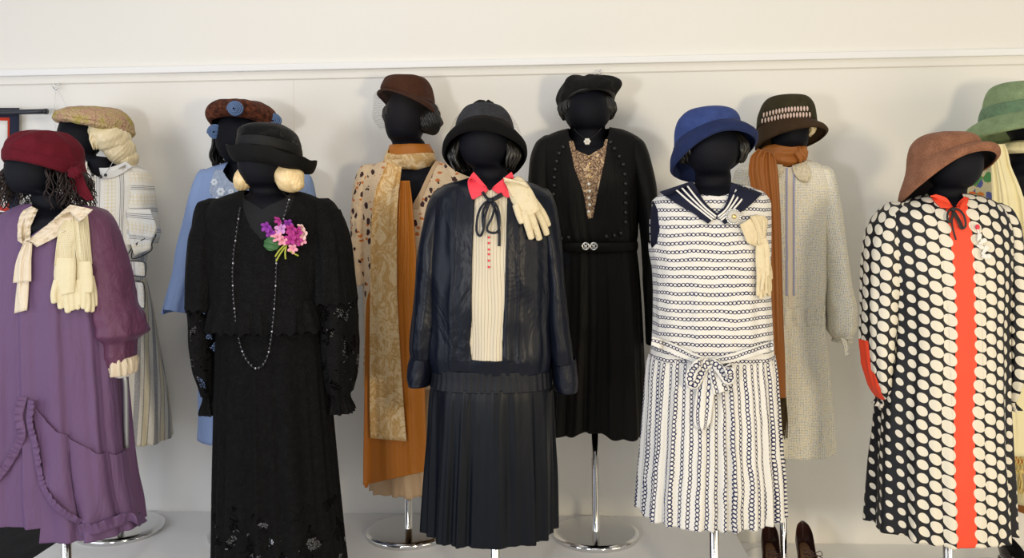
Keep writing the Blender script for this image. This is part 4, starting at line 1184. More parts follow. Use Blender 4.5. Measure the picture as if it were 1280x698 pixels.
# orange scarf
sc = empty('scarf', PT(497, 606, Y5-.15), 'long orange silk scarf hanging under the gold brocade scarf', 'scarf')
def hang(rows, Y, amp, k, seed, nu=40, nv=60, ny=None):
    return drape(rows, None, 0, amp, k, seed, nu, nv, Yf=Y)
link('hanging_end', hang([(493, 226, 512, 226), (490, 250, 515, 250), (484, 300, 519, 300), (470, 345, 522, 345), (458, 380, 526, 380), (456, 450, 530, 450), (455, 520, 532, 520), (454, 585, 534, 583), (454, 607, 534, 589)], Y5-.165, .010, 5, 3, 60, 80), ORANGE, sc, solid=.002)
link('hem_corner', hang([(454, 598, 466, 599), (455, 603, 462, 604), (456, 610, 459, 610)], Y5-.168, .002, 3, 1, 8, 10), ORANGE, sc, solid=.002)
bm = loft([(181, 488, 536, .058, .002), (188, 486, 539, .066, .005), (200, 486, 541, .07, .006), (208, 489, 539, .066, .004)], Y5-.005, 100, 30, 2.05, crumple(3, .8, 40), wr=.003)
link('neck_wrap', bm, ORANGE, sc, solid=.002)
sc = empty('scarf', PT(485, 553, Y5-.18), 'gold brocade scarf wrapped at the neck over the leaf-print blouse', 'scarf')
bm = loft([(185, 489, 535, .066, .002), (190, 484, 541, .075, .005), (200, 482, 543, .08, .007), (209, 485, 540, .078, .005), (213, 490, 534, .07, .003)], Y5-.008, 110, 36, 2.05, crumple(8, .8, 34), wr=.004)
extract(bm, [(484, 176), (512, 176), (534, 182), (540, 190), (520, 192), (496, 194), (482, 190)], Y5-.08, Y5).free()
link('neck_wrap', bm, BROC, sc, solid=.003)
link('hanging_end', hang([(484, 203, 502, 208), (476, 222, 500, 226), (468, 245, 498, 245), (464, 290, 496, 292), (463, 350, 496, 350), (462, 420, 499, 420), (462, 500, 504, 500), (463, 548, 508, 552)], Y5-.185, .010, 4, 9, 50, 70), BROC, sc, solid=.003)
# brown felt hat with veil
h = empty('hat', PT(515, 160, Y5), 'brown felt hat dipping to one side with a net veil', 'hat')
def f5(p, a, t_, mp): return p+Vector((math.cos(a), math.sin(a), 0))*.005*noise.noise(Vector((math.cos(a)*1.5, math.sin(a)*1.5, t_*3)))*(2 if t_ > .1 else 0)
bm = hat([(510, 95, .5, 0, 0), (509, 96, 17, 0, .02), (508, 99.5, 26, -1, .05), (508.5, 107, 30.5, -2, .10), (510, 118, 32, -4, .22), (511, 126, 32, -5, .3)], Y5, 1.1, 96, 36, f5, .001)
BRF = felt('brown_felt', (.058, .022, .012), None, 320, .2, .15)
link('crown', bm, BRF, h, solid=.003)
bm = hat([(511, 122, 31.5, -5, .25), (512, 126, 34, -5, .28), (512.5, 131, 37, -9, .36), (513, 135, 39.5, -11, .42), (513, 137, 39, -12, .43)], Y5, 1.08, 96, 20, f5, .001)
link('brim', bm, BRF, h, solid=.003)
gv = G('net_veil'); uvn = gv.n('ShaderNodeUVMap').outputs[0]; vo = gv.vor(gv.mapping(uvn, (6, 1, 1)), 26, 'DISTANCE_TO_EDGE', .3)
gv.fin((.05, .035, .03), .6, alpha=gv.m_('MULTIPLY', gv.m_('LESS_THAN', vo.outputs[0], .035), .8))
bm = hat([(510, 122, 35, -3, .2), (509, 133, 42, -6, .2), (509, 148, 42, 2, .12), (509, 162, 35, 6, .06)], Y5, 1.15, 96, 24, None, .006, 4)
link('veil', bm, gv.m, h)

# ================================================================== 6 navy dress, front centre
Y6 = -.85
t, body = mannequin('dark mannequin in the navy satin dress at front centre', Y6, (606, 178, 32, 36), (592, 634, 212, 226),
    [(231, 572, 656, .075), (238, 556, 674, .09), (260, 552, 680, .097), (320, 552, 678, .10), (430, 554, 676, .1), (540, 560, 668, .09)], 616)
bm = bmesh.new(); c = PT(606, 180, Y6)
curls(bm, (c.x, c.y+.005, c.z), .094, .10, PT(0, 165, Y6).z, PT(0, 219, Y6).z, (222, 318), 90, .0075, .014, .003, 22)
link('wig', bm, BLACKH, t)
d = empty('dress', PT(612, 688, Y6), 'navy satin dress with coral collar and cream front in the front row', 'dress')
bm = loft([(222, 588, 640, .062), (227, 570, 658, .075), (235, 552, 677, .095), (248, 542, 688, .11), (280, 539, 692, .122, .004), (340, 538, 692, .126, .006), (400, 538, 691, .126, .008), (440, 538, 690, .128, .011), (461, 541, 688, .122, .004)], Y6, 220, 110, 2.35, both(vfold(61, 3.2, .8, .5), crumple(4, 1.4, 7), .8, .5), cref=None, wr=.006)
extract(bm, [(587, 205), (641, 205), (640, 222), (613, 239), (588, 222)], Y6-.08, Y6).free()
pl = extract(bm, [(594, 222), (634, 222), (633, 300), (631, 380), (629, 420), (628, 451), (590, 450), (587, 430), (590, 400), (590, 330), (593, 260)], Y6-.12, Y6)
g6 = bvh(bm, pl)
link('placket', patch(bm, [(571, 232), (594, 226), (593, 260), (590, 330), (590, 400), (586, 426), (590, 452), (566, 452), (568, 340)], Y6-.12, Y6, .004), NAVY, d, solid=.002)
link('placket', patch(bm, [(634, 226), (648, 234), (650, 340), (648, 452), (628, 452), (629, 420), (631, 380), (633, 300)], Y6-.12, Y6, .004), NAVY, d, solid=.002)
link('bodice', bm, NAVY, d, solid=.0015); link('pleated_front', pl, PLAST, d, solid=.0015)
wb = loft([(457, 541, 688, .124, .001), (466, 541, 689, .124, .0015), (482, 539, 690, .126, .002)], Y6, 240, 16, 2.35, gather(14, 46), cref=None)
link('smocked_waistband', wb, SMOCK, d, solid=.002)
sk = loft([(478, 540, 689, .124, .002), (492, 538, 690, .128, .005), (540, 536, 691, .135, .010), (600, 533, 692, .142, .018), (661, 531, 692, .152, .021)], Y6, 240, 90, 2.35, both(gather(15, 12, .15), vfold(6, 3, .2), .55, .7), cref=None, hem=-.004)
link('skirt', sk, NAVYSK, d, solid=.001)
for side, rr, cu in ((0, [(236, 548, 570, .03), (244, 541, 572, .06), (270, 531, 566, .078, .002), (320, 524, 560, .083, .005), (380, 519, 554, .083, .007), (430, 514, 549, .083, .010), (446, 515, 548, .075, .005)], [(442, 515, 548, .073), (458, 511, 544, .074), (470, 510, 541, .075), (480, 512, 538, .075)]),
                     (1, [(236, 662, 684, .03), (244, 660, 690, .06), (270, 666, 698, .078, .002), (320, 676, 704, .083, .005), (380, 682, 709, .083, .007), (430, 686, 714, .083, .010), (452, 688, 718, .075, .005)], [(448, 688, 719, .073), (462, 690, 721, .074), (476, 691, 722, .075), (487, 694, 721, .075)])):
    b = loft(rr, Y6+.015, 110, 90, 2.1, both(vfold(64+side*3, 1.6, .5, .4), crumple(3+side, 1, 9), .8, .5), cref=None, wr=.004)
    link('sleeve', b, NAVY, d, solid=.0015)
    link('cuff', loft(cu, Y6+.015, 90, 16, 2.1, wr=.003, cref=None), NAVYT, d, solid=.003)
def wing(rows, tree, lift, name, mat, parent, seed=1, Yf=None, solid=.003, nu=16, nv=16, amp=0):
    return link(name, drape(rows, tree, lift, amp, 3, seed, nu, nv, Yf=Yf), mat, parent, solid=solid)
wing([(592, 215, 593, 216, .018), (588, 220, 600, 224, .014), (584.5, 228, 609, 235, .011), (586, 238, 610, 238, .010), (590, 249, 592, 249.5, .010)], g6, .01, 'collar', RED, d, Yf=Y6-.085)
wing([(639, 215, 640, 216, .018), (628, 224, 642, 222, .014), (615, 236, 642, 230, .011), (619, 240, 638, 240, .010), (634, 247, 636, 247.5, .010)], g6, .01, 'collar', RED, d, Yf=Y6-.085)
for y in (297, 304, 312, 318, 326, 334):
    bm = bmesh.new(); ball(bm, on(g6, 611, y, .004), .0035, .003, .0035); link('button', bm, RED, d)
# navy cord bow
b = empty('bow', PT(612, 310, Y6-.15), 'narrow navy ribbon bow at the coral collar', 'bow')
def band(name, pts, w, tree, mat, parent, lift=.012, flat=.18, Yf=None, steps=40):
    bm = bmesh.new(); sweep(bm, [on(tree, p[0], p[1], p[2] if len(p) > 2 else lift, Yf) for p in pts], w, 10, flat, up=Vector((0, -1, 0)), steps=steps)
    return link(name, bm, mat, parent)
band('ribbon_neck', [(603, 240), (608, 247), (613, 251)], .0045, g6, NAVYT, b, .016)
band('ribbon_neck', [(628, 243), (621, 247), (613, 251)], .0065, g6, NAVYT, b, .016)
band('loop', [(613, 251, .02), (606, 254, .024), (599, 264, .026), (596, 278, .024), (596, 290, .02), (600, 295, .018), (604, 288, .02), (606, 272, .022), (610, 258, .02), (613, 251, .02)], .0038, g6, NAVYT, b, steps=90)
band('loop', [(613, 251, .02), (620, 256, .026), (624, 268, .028), (624, 284, .024), (620, 291, .02), (611, 290, .018), (609, 284, .02), (615, 272, .024), (618, 258, .022), (613, 251, .02)], .0036, g6, NAVYT, b, steps=90)
band('tail', [(614, 252, .018), (621, 268, .016), (624, 290, .015), (624, 308, .012)], .0042, g6, NAVYT, b)
band('tail', [(612, 252, .018), (604, 264, .016), (604, 284, .013)], .004, g6, NAVYT, b)
bm = bmesh.new(); ball(bm, on(g6, 613, 251, .022), .011, .009, .008, 16, 10); link('knot', bm, NAVYT, b)
# leather gloves on the shoulder
gl = empty('pair_of_gloves', PT(665, 305, Y6-.13), 'pair of cream leather gloves pinned to the navy shoulder', 'gloves')
glove('hand', [(640, 228, 12), (648, 238, 13.5), (655, 250, 14.5), (661, 260, 13.5), (665, 268, 11)],
      [[(645, 256, 4.8), (649, 270, 4.4), (653, 280, 3.6)], [(655, 264, 4.8), (660, 283, 4.6), (665, 300, 3.9)], [(662, 264, 4.8), (669, 284, 4.7), (675, 301, 3.9)], [(668, 260, 4.8), (678, 278, 4.6), (684, 295, 3.8)], [(666, 250, 4.8), (679, 268, 4.5), (686, 284, 3.8)]], GLOVEL, gl, g6, Y6, .018, Yf=Y6-.11)
link('cuff', drape([(629, 222, 656, 228), (634, 234, 663, 238), (640, 246, 668, 250)], g6, .020, .001, 3, 2, 20, 14, Yf=Y6-.10), GLOVEL, gl, solid=.007)
bm = bmesh.new(); ball(bm, on(g6, 648, 232, .028, Y6-.11), .004, .004, .006); link('snap', bm, GOLD, gl)
# black cloche
h = empty('hat', PT(606, 200, Y6), 'black bell-shaped cloche hat above the coral collar', 'hat')
bm = hat([(605, 130, .5, 0, 0), (605, 131.5, 12, -1), (605, 136, 23, -4), (606, 146, 31, -9), (606, 158, 35.5, -13), (606, 170, 37, -15)], Y6, 1.1, 96, 40, None, .0015, 3)
link('crown', bm, felt('charcoal_felt', (.014, .016, .021), (.045, .05, .06), 240, .8, .2), h, solid=.003)
def f6(p, a, t_, mp): return p+Vector((0, 0, .003*math.sin(a*3+1)*t_))
bm = hat([(606, 166, 36.5, -17), (606, 172, 40, -21), (606, 180, 47, -25), (606, 187, 52, -27), (606, 192, 52.5, -27), (606, 196, 50, -27)], Y6, 1.08, 120, 26, f6, .0008)
link('brim', bm, felt('black_felt_brim', (.004, .004, .004), None, 260, .3, .02), h, solid=.004)
bm = hat([(608, 128, 3, 0), (606, 129, 9, -1), (604, 133, 15, -2)], Y6, 1.0, 48, 12, lambda p, a, t_, mp: p+Vector((0, 0, .005*math.sin(a*5))), .002)
link('top_trim', bm, BLACKD, h, solid=.003)
bm = hat([(606, 140, 27, -6), (607, 155, 39, -12), (607, 172, 46, -15)], Y6, 1.1, 96, 24, None, .004, 7)
link('veil', bm, gv.m, h)

# ================================================================== 7 black belted dress, behind
Y7 = -.22
t, body = mannequin('dark mannequin in the belted black dress on a chrome stand', Y7, (734, 140, 29, 30), (713, 757, 158, 180),
    [(182, 694, 780, .075), (190, 680, 794, .09), (220, 678, 792, .1), (300, 690, 784, .1), (420, 696, 782, .1), (500, 700, 778, .09)], 742, poletop=500)
bm = bmesh.new(); c = PT(734, 138, Y7)
curls(bm, (c.x, c.y+.005, c.z), .096, .10, PT(0, 122, Y7).z, PT(0, 161, Y7).z, (232, 308), 90, .0065, .016, .002, 31, jitter=.004)
link('wig', bm, BLACKH, t)
d = empty('dress', PT(745, 550, Y7), 'black crepe dress with tan lace inset and belt, behind centre', 'dress')
bm = loft([(160, 711, 762, .06), (165, 694, 782, .075), (174, 678, 798, .095), (190, 670, 803, .11), (230, 676, 800, .12, .003), (270, 686, 797, .125, .006), (296, 694, 795, .13, .010), (306, 700, 793, .122, .004)], Y7, 200, 90, 2.3, vfold(71, 3, .4, .5), cref=None, wr=.003)
extract(bm, [(709, 150), (764, 150), (760, 170), (752, 182), (722, 182), (712, 172)], Y7-.08, Y7).free()
ins = extract(bm, [(711, 176), (760, 174), (756, 200), (748, 235), (741, 272), (735, 274), (729, 240), (718, 210)], Y7-.11, Y7)
extract(ins, [(712, 160), (760, 160), (754, 184), (736, 195), (720, 188)], Y7-.1, Y7).free()
g7 = bvh(bm, ins)
link('bodice', bm, BLACKD, d, solid=.0015); link('lace_inset', ins, TANL, d, solid=.001)
sk = loft([(304, 701, 794, .118, .002), (330, 700, 797, .125, .005), (400, 698, 801, .14, .011), (480, 694, 804, .155, .016), (536, 691, 806, .165, .020)], Y7, 200, 70, 2.2, both(gather(17, 15, .1), vfold(8, 3, .2), .45, .6), cref=None, hem=.03, hemfold=lambda s, t: 1.2*math.exp(-((s-.47)/.07)**2)-.3+.12*math.sin(s*90))
link('skirt', sk, BLACKD, d, solid=.0015); g7s = bvh(sk)
for side, rr in ((0, [(170, 680, 700, .03), (178, 670, 702, .06), (205, 662, 696, .075), (260, 660, 692, .078, .005), (330, 664, 690, .075, .006), (400, 668, 692, .07, .004)]),
                 (1, [(170, 776, 796, .03), (178, 776, 805, .06), (205, 784, 814, .075), (250, 795, 822, .078, .005), (300, 802, 822, .072, .006), (380, 806, 824, .066, .006), (430, 808, 824, .06, .004)])):
    link('sleeve', loft(rr, Y7, 90, 70, 2.1, both(vfold(74+side, 1.6, .5), crumple(7, 1, 9), .8, .4), cref=None, wr=.003), BLACKD, d, solid=.0015)
blt = loft([(302, 698, 796, .134, .001), (307, 697, 797, .138, .001), (313, 699, 796, .134, .001)], Y7, 120, 8, 2.3, vfold(2, 2), cref=None)
bo = link('belt', blt, BLACKD, d, solid=.003); gb7 = bvh(blt)
for dx in (-5, 5):
    bm = bmesh.new(); c = on(gb7, 737+dx, 308, .006)
    P = [c+Vector((math.cos(a)*.012, 0, math.sin(a)*.012)) for a in np.linspace(0, 2*PI, 25)]
    sweep(bm, P, .0035, 8, cap=False); sweep(bm, [c+Vector((-.008, 0, -.008)), c+Vector((.008, 0, .008))], .003, 8); sweep(bm, [c+Vector((-.008, 0, .008)), c+Vector((.008, 0, -.008))], .003, 8)
    link('buckle', bm, SILVER, bo)
bt = None
for L_ in ([(704, 184), (699, 192), (696, 202), (694, 212), (693, 222), (693, 232), (692, 243), (692, 254)], [(763, 178), (768, 186), (774, 196), (779, 206), (781, 218), (782, 230), (782, 242), (782, 254), (782, 266), (782, 278)], [(694, 296), (702, 298), (711, 297), (758, 296), (768, 295), (776, 292)]):
    for x, y in L_:
        c = on(g7, x, y, .004)
        if bt is None: bm = bmesh.new(); ball(bm, c, .0078, .007, .0078, 12, 8); bt = link('button', bm, BLACKB, d); c0 = c
        else: o = bt.copy(); C.objects.link(o); o.location = c-c0
for i in range(9):
    c = on(g7, 736+(i % 2), 196+i*8.6, .004)
    bm = bmesh.new(); ball(bm, c, .0045 if i < 4 else .006, .004, .006, 10, 8); link('pearl_button', bm, PEARL if i > 3 else GOLD, d)
n = empty('necklace', PT(734, 178, Y7-.12), 'black cord necklace with small white flower pendant on the belted black dress', 'necklace')
nt = bvh(body)
bm = bmesh.new(); sweep(bm, [on(nt, x, y, .004, Y7-.08) for x, y in ((717, 161), (724, 168), (734, 174), (745, 168), (752, 160))], .0016, 6, steps=30); link('cord', bm, BLACKC, n)
bm = bmesh.new(); c = on(nt, 734, 177, .006, Y7-.09)
for k in range(6): ball(bm, c+Vector((math.cos(k*PI/3)*.008, 0, math.sin(k*PI/3)*.008)), .0055, .003, .0055, 10, 8)
ball(bm, c+Vector((0, -.003, 0)), .004); link('pendant', bm, PEARL, n)
h = empty('beret', PT(735, 125, Y7), 'soft black beret under the wall hook', 'beret')
def f7(p, a, t_, mp): return p+Vector((math.cos(a), math.sin(a), .5))*.014*noise.noise(Vector((math.cos(a)*2, math.sin(a)*2+4, t_*3)))*(1 if t_ > .1 else 0)*1.4
bm = hat([(736, 96, .5, 0, 0), (736, 97, 17, 0, -.02), (736, 101, 29, -1, -.05), (735, 109, 36.5, -4, -.10), (735, 118, 38, -8, -.15), (735, 126, 35, -11, -.18), (735, 130, 31, -12, -.18)], Y7, 1.05, 96, 50, f7, .003, 8)
link('crown', bm, felt('black_wool_beret', (.006, .006, .006), (.016, .016, .016), 200, .7, .15), h, solid=.003)
bm = hat([(735, 124, 32, -12, -.15), (735, 128, 33, -13, -.15), (734, 131, 31, -13, -.15)], Y7, 1.08, 96, 12)
link('band', bm, plain('black_ribbon', (.01, .01, .01), .5), h, solid=.003)
# ================================================================== 8 white sailor dress, front
Y8 = -.85
t, body = mannequin('dark mannequin in the white sailor dress with a navy hat', Y8, (888, 187, 33, 35), (869, 913, 221, 236),
    [(240, 846, 938, .08), (247, 832, 950, .095), (270, 826, 954, .1), (340, 832, 948, .10), (430, 832, 950, .10), (540, 838, 944, .09)], 890)
bm = bmesh.new(); c = PT(890, 182, Y8)
curls(bm, (c.x, c.y+.005, c.z), .094, .10, PT(0, 168, Y8).z, PT(0, 214, Y8).z, (222, 318), 90, .0075, .014, .003, 42)
link('wig', bm, BLACKH, t)
d = empty('dress', PT(886, 660, Y8), 'white sleeveless sailor dress with rows of navy chain pattern', 'dress')
bm = loft([(230, 862, 922, .065), (235, 843, 938, .08), (242, 826, 954, .10), (256, 813, 962, .115), (290, 811, 962, .125, .003), (312, 812, 962, .125, .003), (340, 817, 961, .128, .004), (400, 818, 963, .13, .005), (430, 816, 965, .13, .005), (447, 813, 966, .128, .003)], Y8, 220, 110, 2.35, vfold(81, 2.5, .35, .4), cref=None, wr=.002)
extract(bm, [(858, 222), (926, 222), (920, 240), (897, 246), (866, 243)], Y8-.08, Y8).free()
extract(bm, [(813, 252), (818, 250), (822, 262), (824, 288), (821, 304), (816, 311), (812, 300), (811, 275)], Y8-.06, Y8+.05).free()
g8 = bvh(bm); link('bodice', bm, SAILH, d, solid=.0015)
b = loft([(248, 822, 842, .05), (262, 815, 842, .085), (300, 814, 842, .095), (318, 818, 842, .08)], Y8+.01, 70, 24, 2.1, wr=.002)
link('armhole_lining', b, SAILC, d, solid=.001)
sk = loft([(443, 812, 967, .128, .002), (456, 810, 968, .132, .006), (500, 808, 970, .145, .010), (560, 805, 972, .16, .015), (600, 802, 974, .172, .018), (637, 800, 974, .18, .021)], Y8, 260, 90, 2.2, both(gather(18, 26, .12), vfold(8, 3, .2), .65, .5), cref=1.12, hem=-.008)
link('skirt', sk, SAILV, d, solid=.0015); g8s = bvh(sk)
sash = bvh(bm, sk)
link('sash', drape([(815, 421, 814, 432), (840, 429, 838, 443), (862, 439, 860, 451), (885, 449, 885, 458)], sash, .008, .002, 3, 1, 10, 40, Yf=Y8-.1), SAILV, d, solid=.003)
link('sash', drape([(966, 426, 967, 438), (940, 434, 942, 446), (915, 442, 915, 453), (887, 449, 888, 458)], sash, .008, .002, 3, 2, 10, 40, Yf=Y8-.1), SAILV, d, solid=.003)
b = empty('bow', PT(888, 538, Y8-.16), 'striped cotton bow tied at the waist of the sailor dress', 'bow')
def ply(name, rows, tree, mat, parent, lift, amp=.003, seed=1, Yf=None, solid=.003, nu=16, nv=30):
    return link(name, drape(rows, tree, lift, amp, 3, seed, nu, nv, Yf=Yf), mat, parent, solid=solid)
ply('tail', [(878, 455, 890, 455), (872, 480, 893, 480), (868, 510, 890, 510), (867, 528, 888, 528), (874, 537, 881, 538)], g8s, SAILV, b, .014, seed=4)
ply('tail', [(886, 455, 897, 455), (888, 474, 906, 470), (892, 494, 912, 488)], g8s, SAILV, b, .018, seed=5)
band('loop', [(886, 452, .02), (876, 454, .036), (866, 464, .042), (863, 476, .04), (867, 481, .034), (872, 474, .03), (877, 462, .028), (886, 453, .022)], .0155, g8s, SAILV, b, .03, .14, Y8-.14, 70)
band('loop', [(888, 452, .02), (899, 452, .036), (910, 460, .042), (914, 470, .04), (910, 476, .034), (903, 466, .03), (896, 458, .028), (888, 453, .022)], .0145, g8s, SAILV, b, .03, .14, Y8-.14, 70)
bm = bmesh.new(); ball(bm, on(g8s, 886.5, 452, .032, Y8-.14), .013, .012, .016, 20, 14, lambda c: 1+.08*math.sin(c.x*12)); link('knot', bm, SAILH, b)
# sailor collar, two wings with three white stripes each
def lerp(a, b, t): return a+(b-a)*t
col_e = [((824, 240), (866, 226)), ((848, 256), (873, 240)), ((870, 269), (884, 256)), ((885, 280), (898, 268))]
col_r = [((953, 242), (914, 228)), ((936, 258), (911, 243)), ((918, 271), (905, 259)), ((906, 281), (895, 268))]
for q, W in enumerate((col_e, col_r)):
    rows = [(a[0], a[1], c_[0], c_[1]) for a, c_ in W]
    cl = link('sailor_collar', drape(rows, g8, .010, 0, 2, 1, 24, 30, Yf=Y8-.08), SAILC, d, solid=.003)
    for f in (.42, .60, .78):
        P = [on(g8, lerp(a[0], c_[0], f), lerp(a[1], c_[1], f), .0135, Y8-.08) for a, c_ in W]
        bm = bmesh.new(); sweep(bm, P, .0026, 8, .3, up=Vector((0, -1, 0)), steps=40); link('white_stripe', bm, WHITE, cl)
n = empty('brooch', PT(917, 272, Y8-.13), 'round pearl brooch on the sailor collar', 'brooch')
bm = bmesh.new(); c = on(g8, 917, 271, .018, Y8-.1)
ball(bm, c, .0175, .007, .0185, 32, 16); link('pearl_disc', bm, plain('grey_pearl', (.5, .48, .42), .3), n); bm = bmesh.new(); ball(bm, c+Vector((0, -.007, 0)), .007, .005, .007); link('cabochon', bm, GOLD, n)
rim = bmesh.new()
for k in range(20): ball(rim, c+Vector((math.cos(k*PI/10)*.0195, .002, math.sin(k*PI/10)*.0205)), .0034, .003, .0034, 8, 6)
link('beaded_rim', rim, SILVER, n)
gl = empty('pair_of_gloves', PT(955, 375, Y8-.1), 'pair of limp cream cotton gloves hanging on the sailor dress shoulder', 'gloves')
link('cuff', drape([(925, 281, 946, 268), (930, 294, 956, 274), (934, 303, 958, 286), (945, 308, 956, 303)], g8, .014, .003, 4, 3, 24, 20, Yf=Y8-.09), GLOVEL, gl, solid=.005)
link('cuff', drape([(938, 270, 955, 270), (944, 282, 959, 276), (948, 296, 957, 292), (948, 306, 956, 304)], g8, .022, .003, 4, 6, 24, 20, Yf=Y8-.09), GLOVEL, gl, solid=.005)
glove('hand', [(951, 300, 5), (950, 315, 5.5), (951, 332, 6), (952, 345, 6)],
      [[(948, 335, 2.6), (948, 355, 2.6), (947, 371, 2.4)], [(951, 345, 2.6), (951, 362, 2.6), (951, 375, 2.4)], [(954, 345, 2.6), (955, 360, 2.6), (956, 372, 2.4)], [(956, 338, 2.6), (960, 356, 2.6), (962, 371, 2.4)], [(955, 325, 2.5), (961, 345, 2.6), (963, 362, 2.3)]], GLOVEL, gl, g8, Y8, .02, Yf=Y8-.09)
glove('hand', [(954, 298, 4), (957, 312, 5), (957, 330, 5), (957, 345, 5)],
      [[(955, 340, 2.4), (953, 355, 2.4), (952, 364, 2.2)], [(957, 345, 2.4), (957, 358, 2.4), (958, 368, 2.2)], [(959, 345, 2.4), (960, 358, 2.4), (961, 369, 2.2)], [(961, 338, 2.4), (962, 352, 2.4), (963, 365, 2.2)], [(960, 325, 2.3), (963, 338, 2.3), (964, 350, 2.1)]], GLOVEL, gl, g8, Y8, .03, Yf=Y8-.08)
h = empty('hat', PT(890, 200, Y8), 'royal blue felt cloche hat with a turned-up brim', 'hat')
BF = felt('blue_felt', (.028, .048, .165), (.045, .075, .24), 300, .25, .3)
BFD = felt('dark_blue_felt', (.016, .026, .085), None, 300, .25, .2)
bm = hat([(886, 135, .5, 0, 0), (886, 136.5, 18, -1, -.02), (885, 141, 29, -3, -.05), (884, 150, 36.5, -6, -.10), (884, 162, 39.5, -9, -.17), (884, 174, 39.5, -12, -.24)], Y8, 1.1, 96, 44, None, .0015, 5)
link('crown', bm, BF, h, solid=.003)
def f8(p, a, t_, mp): return p+Vector((0, 0, .006*t_*math.sin(a*3+.4)))
bm = hat([(884, 170, 39, -14, -.24), (886, 175, 43, -17, -.26), (889, 183, 49, -21, -.28), (892, 190, 52, -24, -.28), (892, 194, 52, -25, -.27), (892, 197, 49.5, -25, -.27)], Y8, 1.08, 120, 26, f8, .001)
link('brim', bm, BFD, h, solid=.004)

# ================================================================== 9 speckled print dress, behind
Y9 = -.245
t, body = mannequin('dark mannequin in the speckled print dress behind the sailor dress', Y9, (984, 168, 23, 32), (960, 1004, 190, 206),
    [(210, 948, 1018, .07), (218, 936, 1024, .09), (250, 934, 1026, .098), (340, 944, 1020, .10), (440, 946, 1022, .1), (530, 950, 1018, .09)], 976, FL2, poletop=520)
bm = bmesh.new(); c = PT(983, 170, Y9)
curls(bm, (c.x, c.y+.005, c.z), .088, .10, PT(0, 160, Y9).z, PT(0, 186, Y9).z, (222, 318), 70, .0075, .01, .002, 52, jitter=.003)
link('wig', bm, PALEBL, t)
d = empty('dress', PT(985, 560, Y9), 'cream speckled print dress with a long front placket', 'dress')
bm = loft([(200, 958, 1006, .058), (205, 942, 1020, .075), (213, 930, 1031, .095), (235, 924, 1036, .11), (300, 930, 1033, .115, .003), (360, 936, 1030, .118, .006), (384, 938, 1028, .115, .006)], Y9, 180, 80, 2.3, vfold(91, 2.6, .35), cref=None, wr=.003)
lc = extract(bm, [(955, 195), (1010, 195), (1002, 206), (985, 210), (966, 206)], Y9-.08, Y9); lc.free()
pk = extract(bm, [(982, 206), (994, 206), (993, 300), (991, 386), (984, 386), (984, 300)], Y9-.11, Y9)
g9 = bvh(bm, pk)
link('bodice', bm, PRNT, d, solid=.0015)
link('placket', pk, cloth('placket_cream', (.74, .66, .54), .6, .3, 20), d, solid=.003)
for dx in (-4.5, 4.5):
    bm = bmesh.new(); sweep(bm, [on(g9, 988+dx, y, .004, Y9-.1) for y in range(210, 384, 16)], .0035, 8, .4, up=Vector((0, -1, 0)), steps=60)
    link('placket_edging', bm, plain('lavender_binding', (.35, .36, .55), .6), d)
wb = loft([(380, 938, 1028, .118, .004), (392, 936, 1027, .12, .006), (402, 936, 1028, .12, .006)], Y9, 160, 14, 2.3, gather(21, 24), cref=None)
link('waistband', wb, PRNT, d, solid=.002)
sk = loft([(396, 936, 1028, .118, .004), (420, 934, 1031, .122, .007), (480, 930, 1036, .135, .011), (530, 927, 1040, .145, .014), (560, 925, 1043, .152, .016)], Y9, 180, 60, 2.2, both(gather(22, 14, .1), vfold(9, 3, .2), .5, .5), cref=None, hem=-.008)
link('skirt', sk, PRNT, d, solid=.0015); g9s = bvh(sk)
for side, rr in ((0, [(207, 926, 948, .03), (214, 920, 950, .06), (250, 912, 945, .072), (320, 905, 940, .075, .005), (400, 902, 936, .075, .008), (424, 906, 930, .05, .004)]),
                 (1, [(207, 1012, 1032, .03), (214, 1010, 1040, .06), (245, 1016, 1047, .072, .002), (300, 1024, 1054, .075, .005), (350, 1030, 1060, .078, .007), (390, 1034, 1067, .085, .010), (410, 1036, 1066, .08, .012), (423, 1042, 1060, .05, .006)])):
    link('sleeve', loft(rr, Y9, 90, 80, 2.1, both(vfold(94+side, 1.6, .5), crumple(7, 1, 10), .8, .4), cref=None, wr=.003), PRNT, d, solid=.0015)
    y0, a, e = rr[-1][0], rr[-1][1], rr[-1][2]
    link('cuff', loft([(y0-3, a+1, e-1, .045, .002), (y0+4, a, e+2, .05, .008)], Y9, 60, 8, 2.1, gather(3, 10), cref=None), PRNT, d, solid=.002)
link('cuff_tie', drape([(1050, 423, 1056, 422), (1054, 432, 1060, 430), (1056, 446, 1062, 444)], None, 0, .003, 2, 1, 8, 14, Yf=Y9-.06), PRNT, d, solid=.002)
link('cuff_tie', drape([(1054, 423, 1060, 420), (1060, 424, 1066, 423), (1064, 418, 1068, 424)], None, 0, .002, 2, 4, 8, 14, Yf=Y9-.06), PRNT, d, solid=.002)
def fr(u, t_): return .003*math.sin(u*30)*t_
link('lace_collar', drape([(962, 204, 978, 206), (960, 216, 980, 212), (964, 226, 976, 220)], g9, .008, .003, 8, 1, 24, 14, Yf=Y9-.07, wave=fr), LACEC, d, solid=.003)
link('lace_collar', drape([(990, 207, 1006, 202), (992, 216, 1012, 210), (998, 224, 1014, 220), (1006, 228, 1010, 228)], g9, .008, .003, 8, 2, 24, 14, Yf=Y9-.07, wave=fr), LACEC, d, solid=.003)
sc = empty('scarf', PT(968, 548, Y9-.17), 'rust brown silk scarf with dark fringe beside the sailor dress', 'scarf')
bm = loft([(181, 957, 1004, .060, .003), (187, 953, 1008, .070, .007), (196, 953, 1008, .075, .010), (204, 958, 1004, .07, .007), (209, 966, 996, .062, .003)], Y9-.01, 120, 40, 2.05, crumple(13, .9, 34, .25), wr=.006, seed=5)
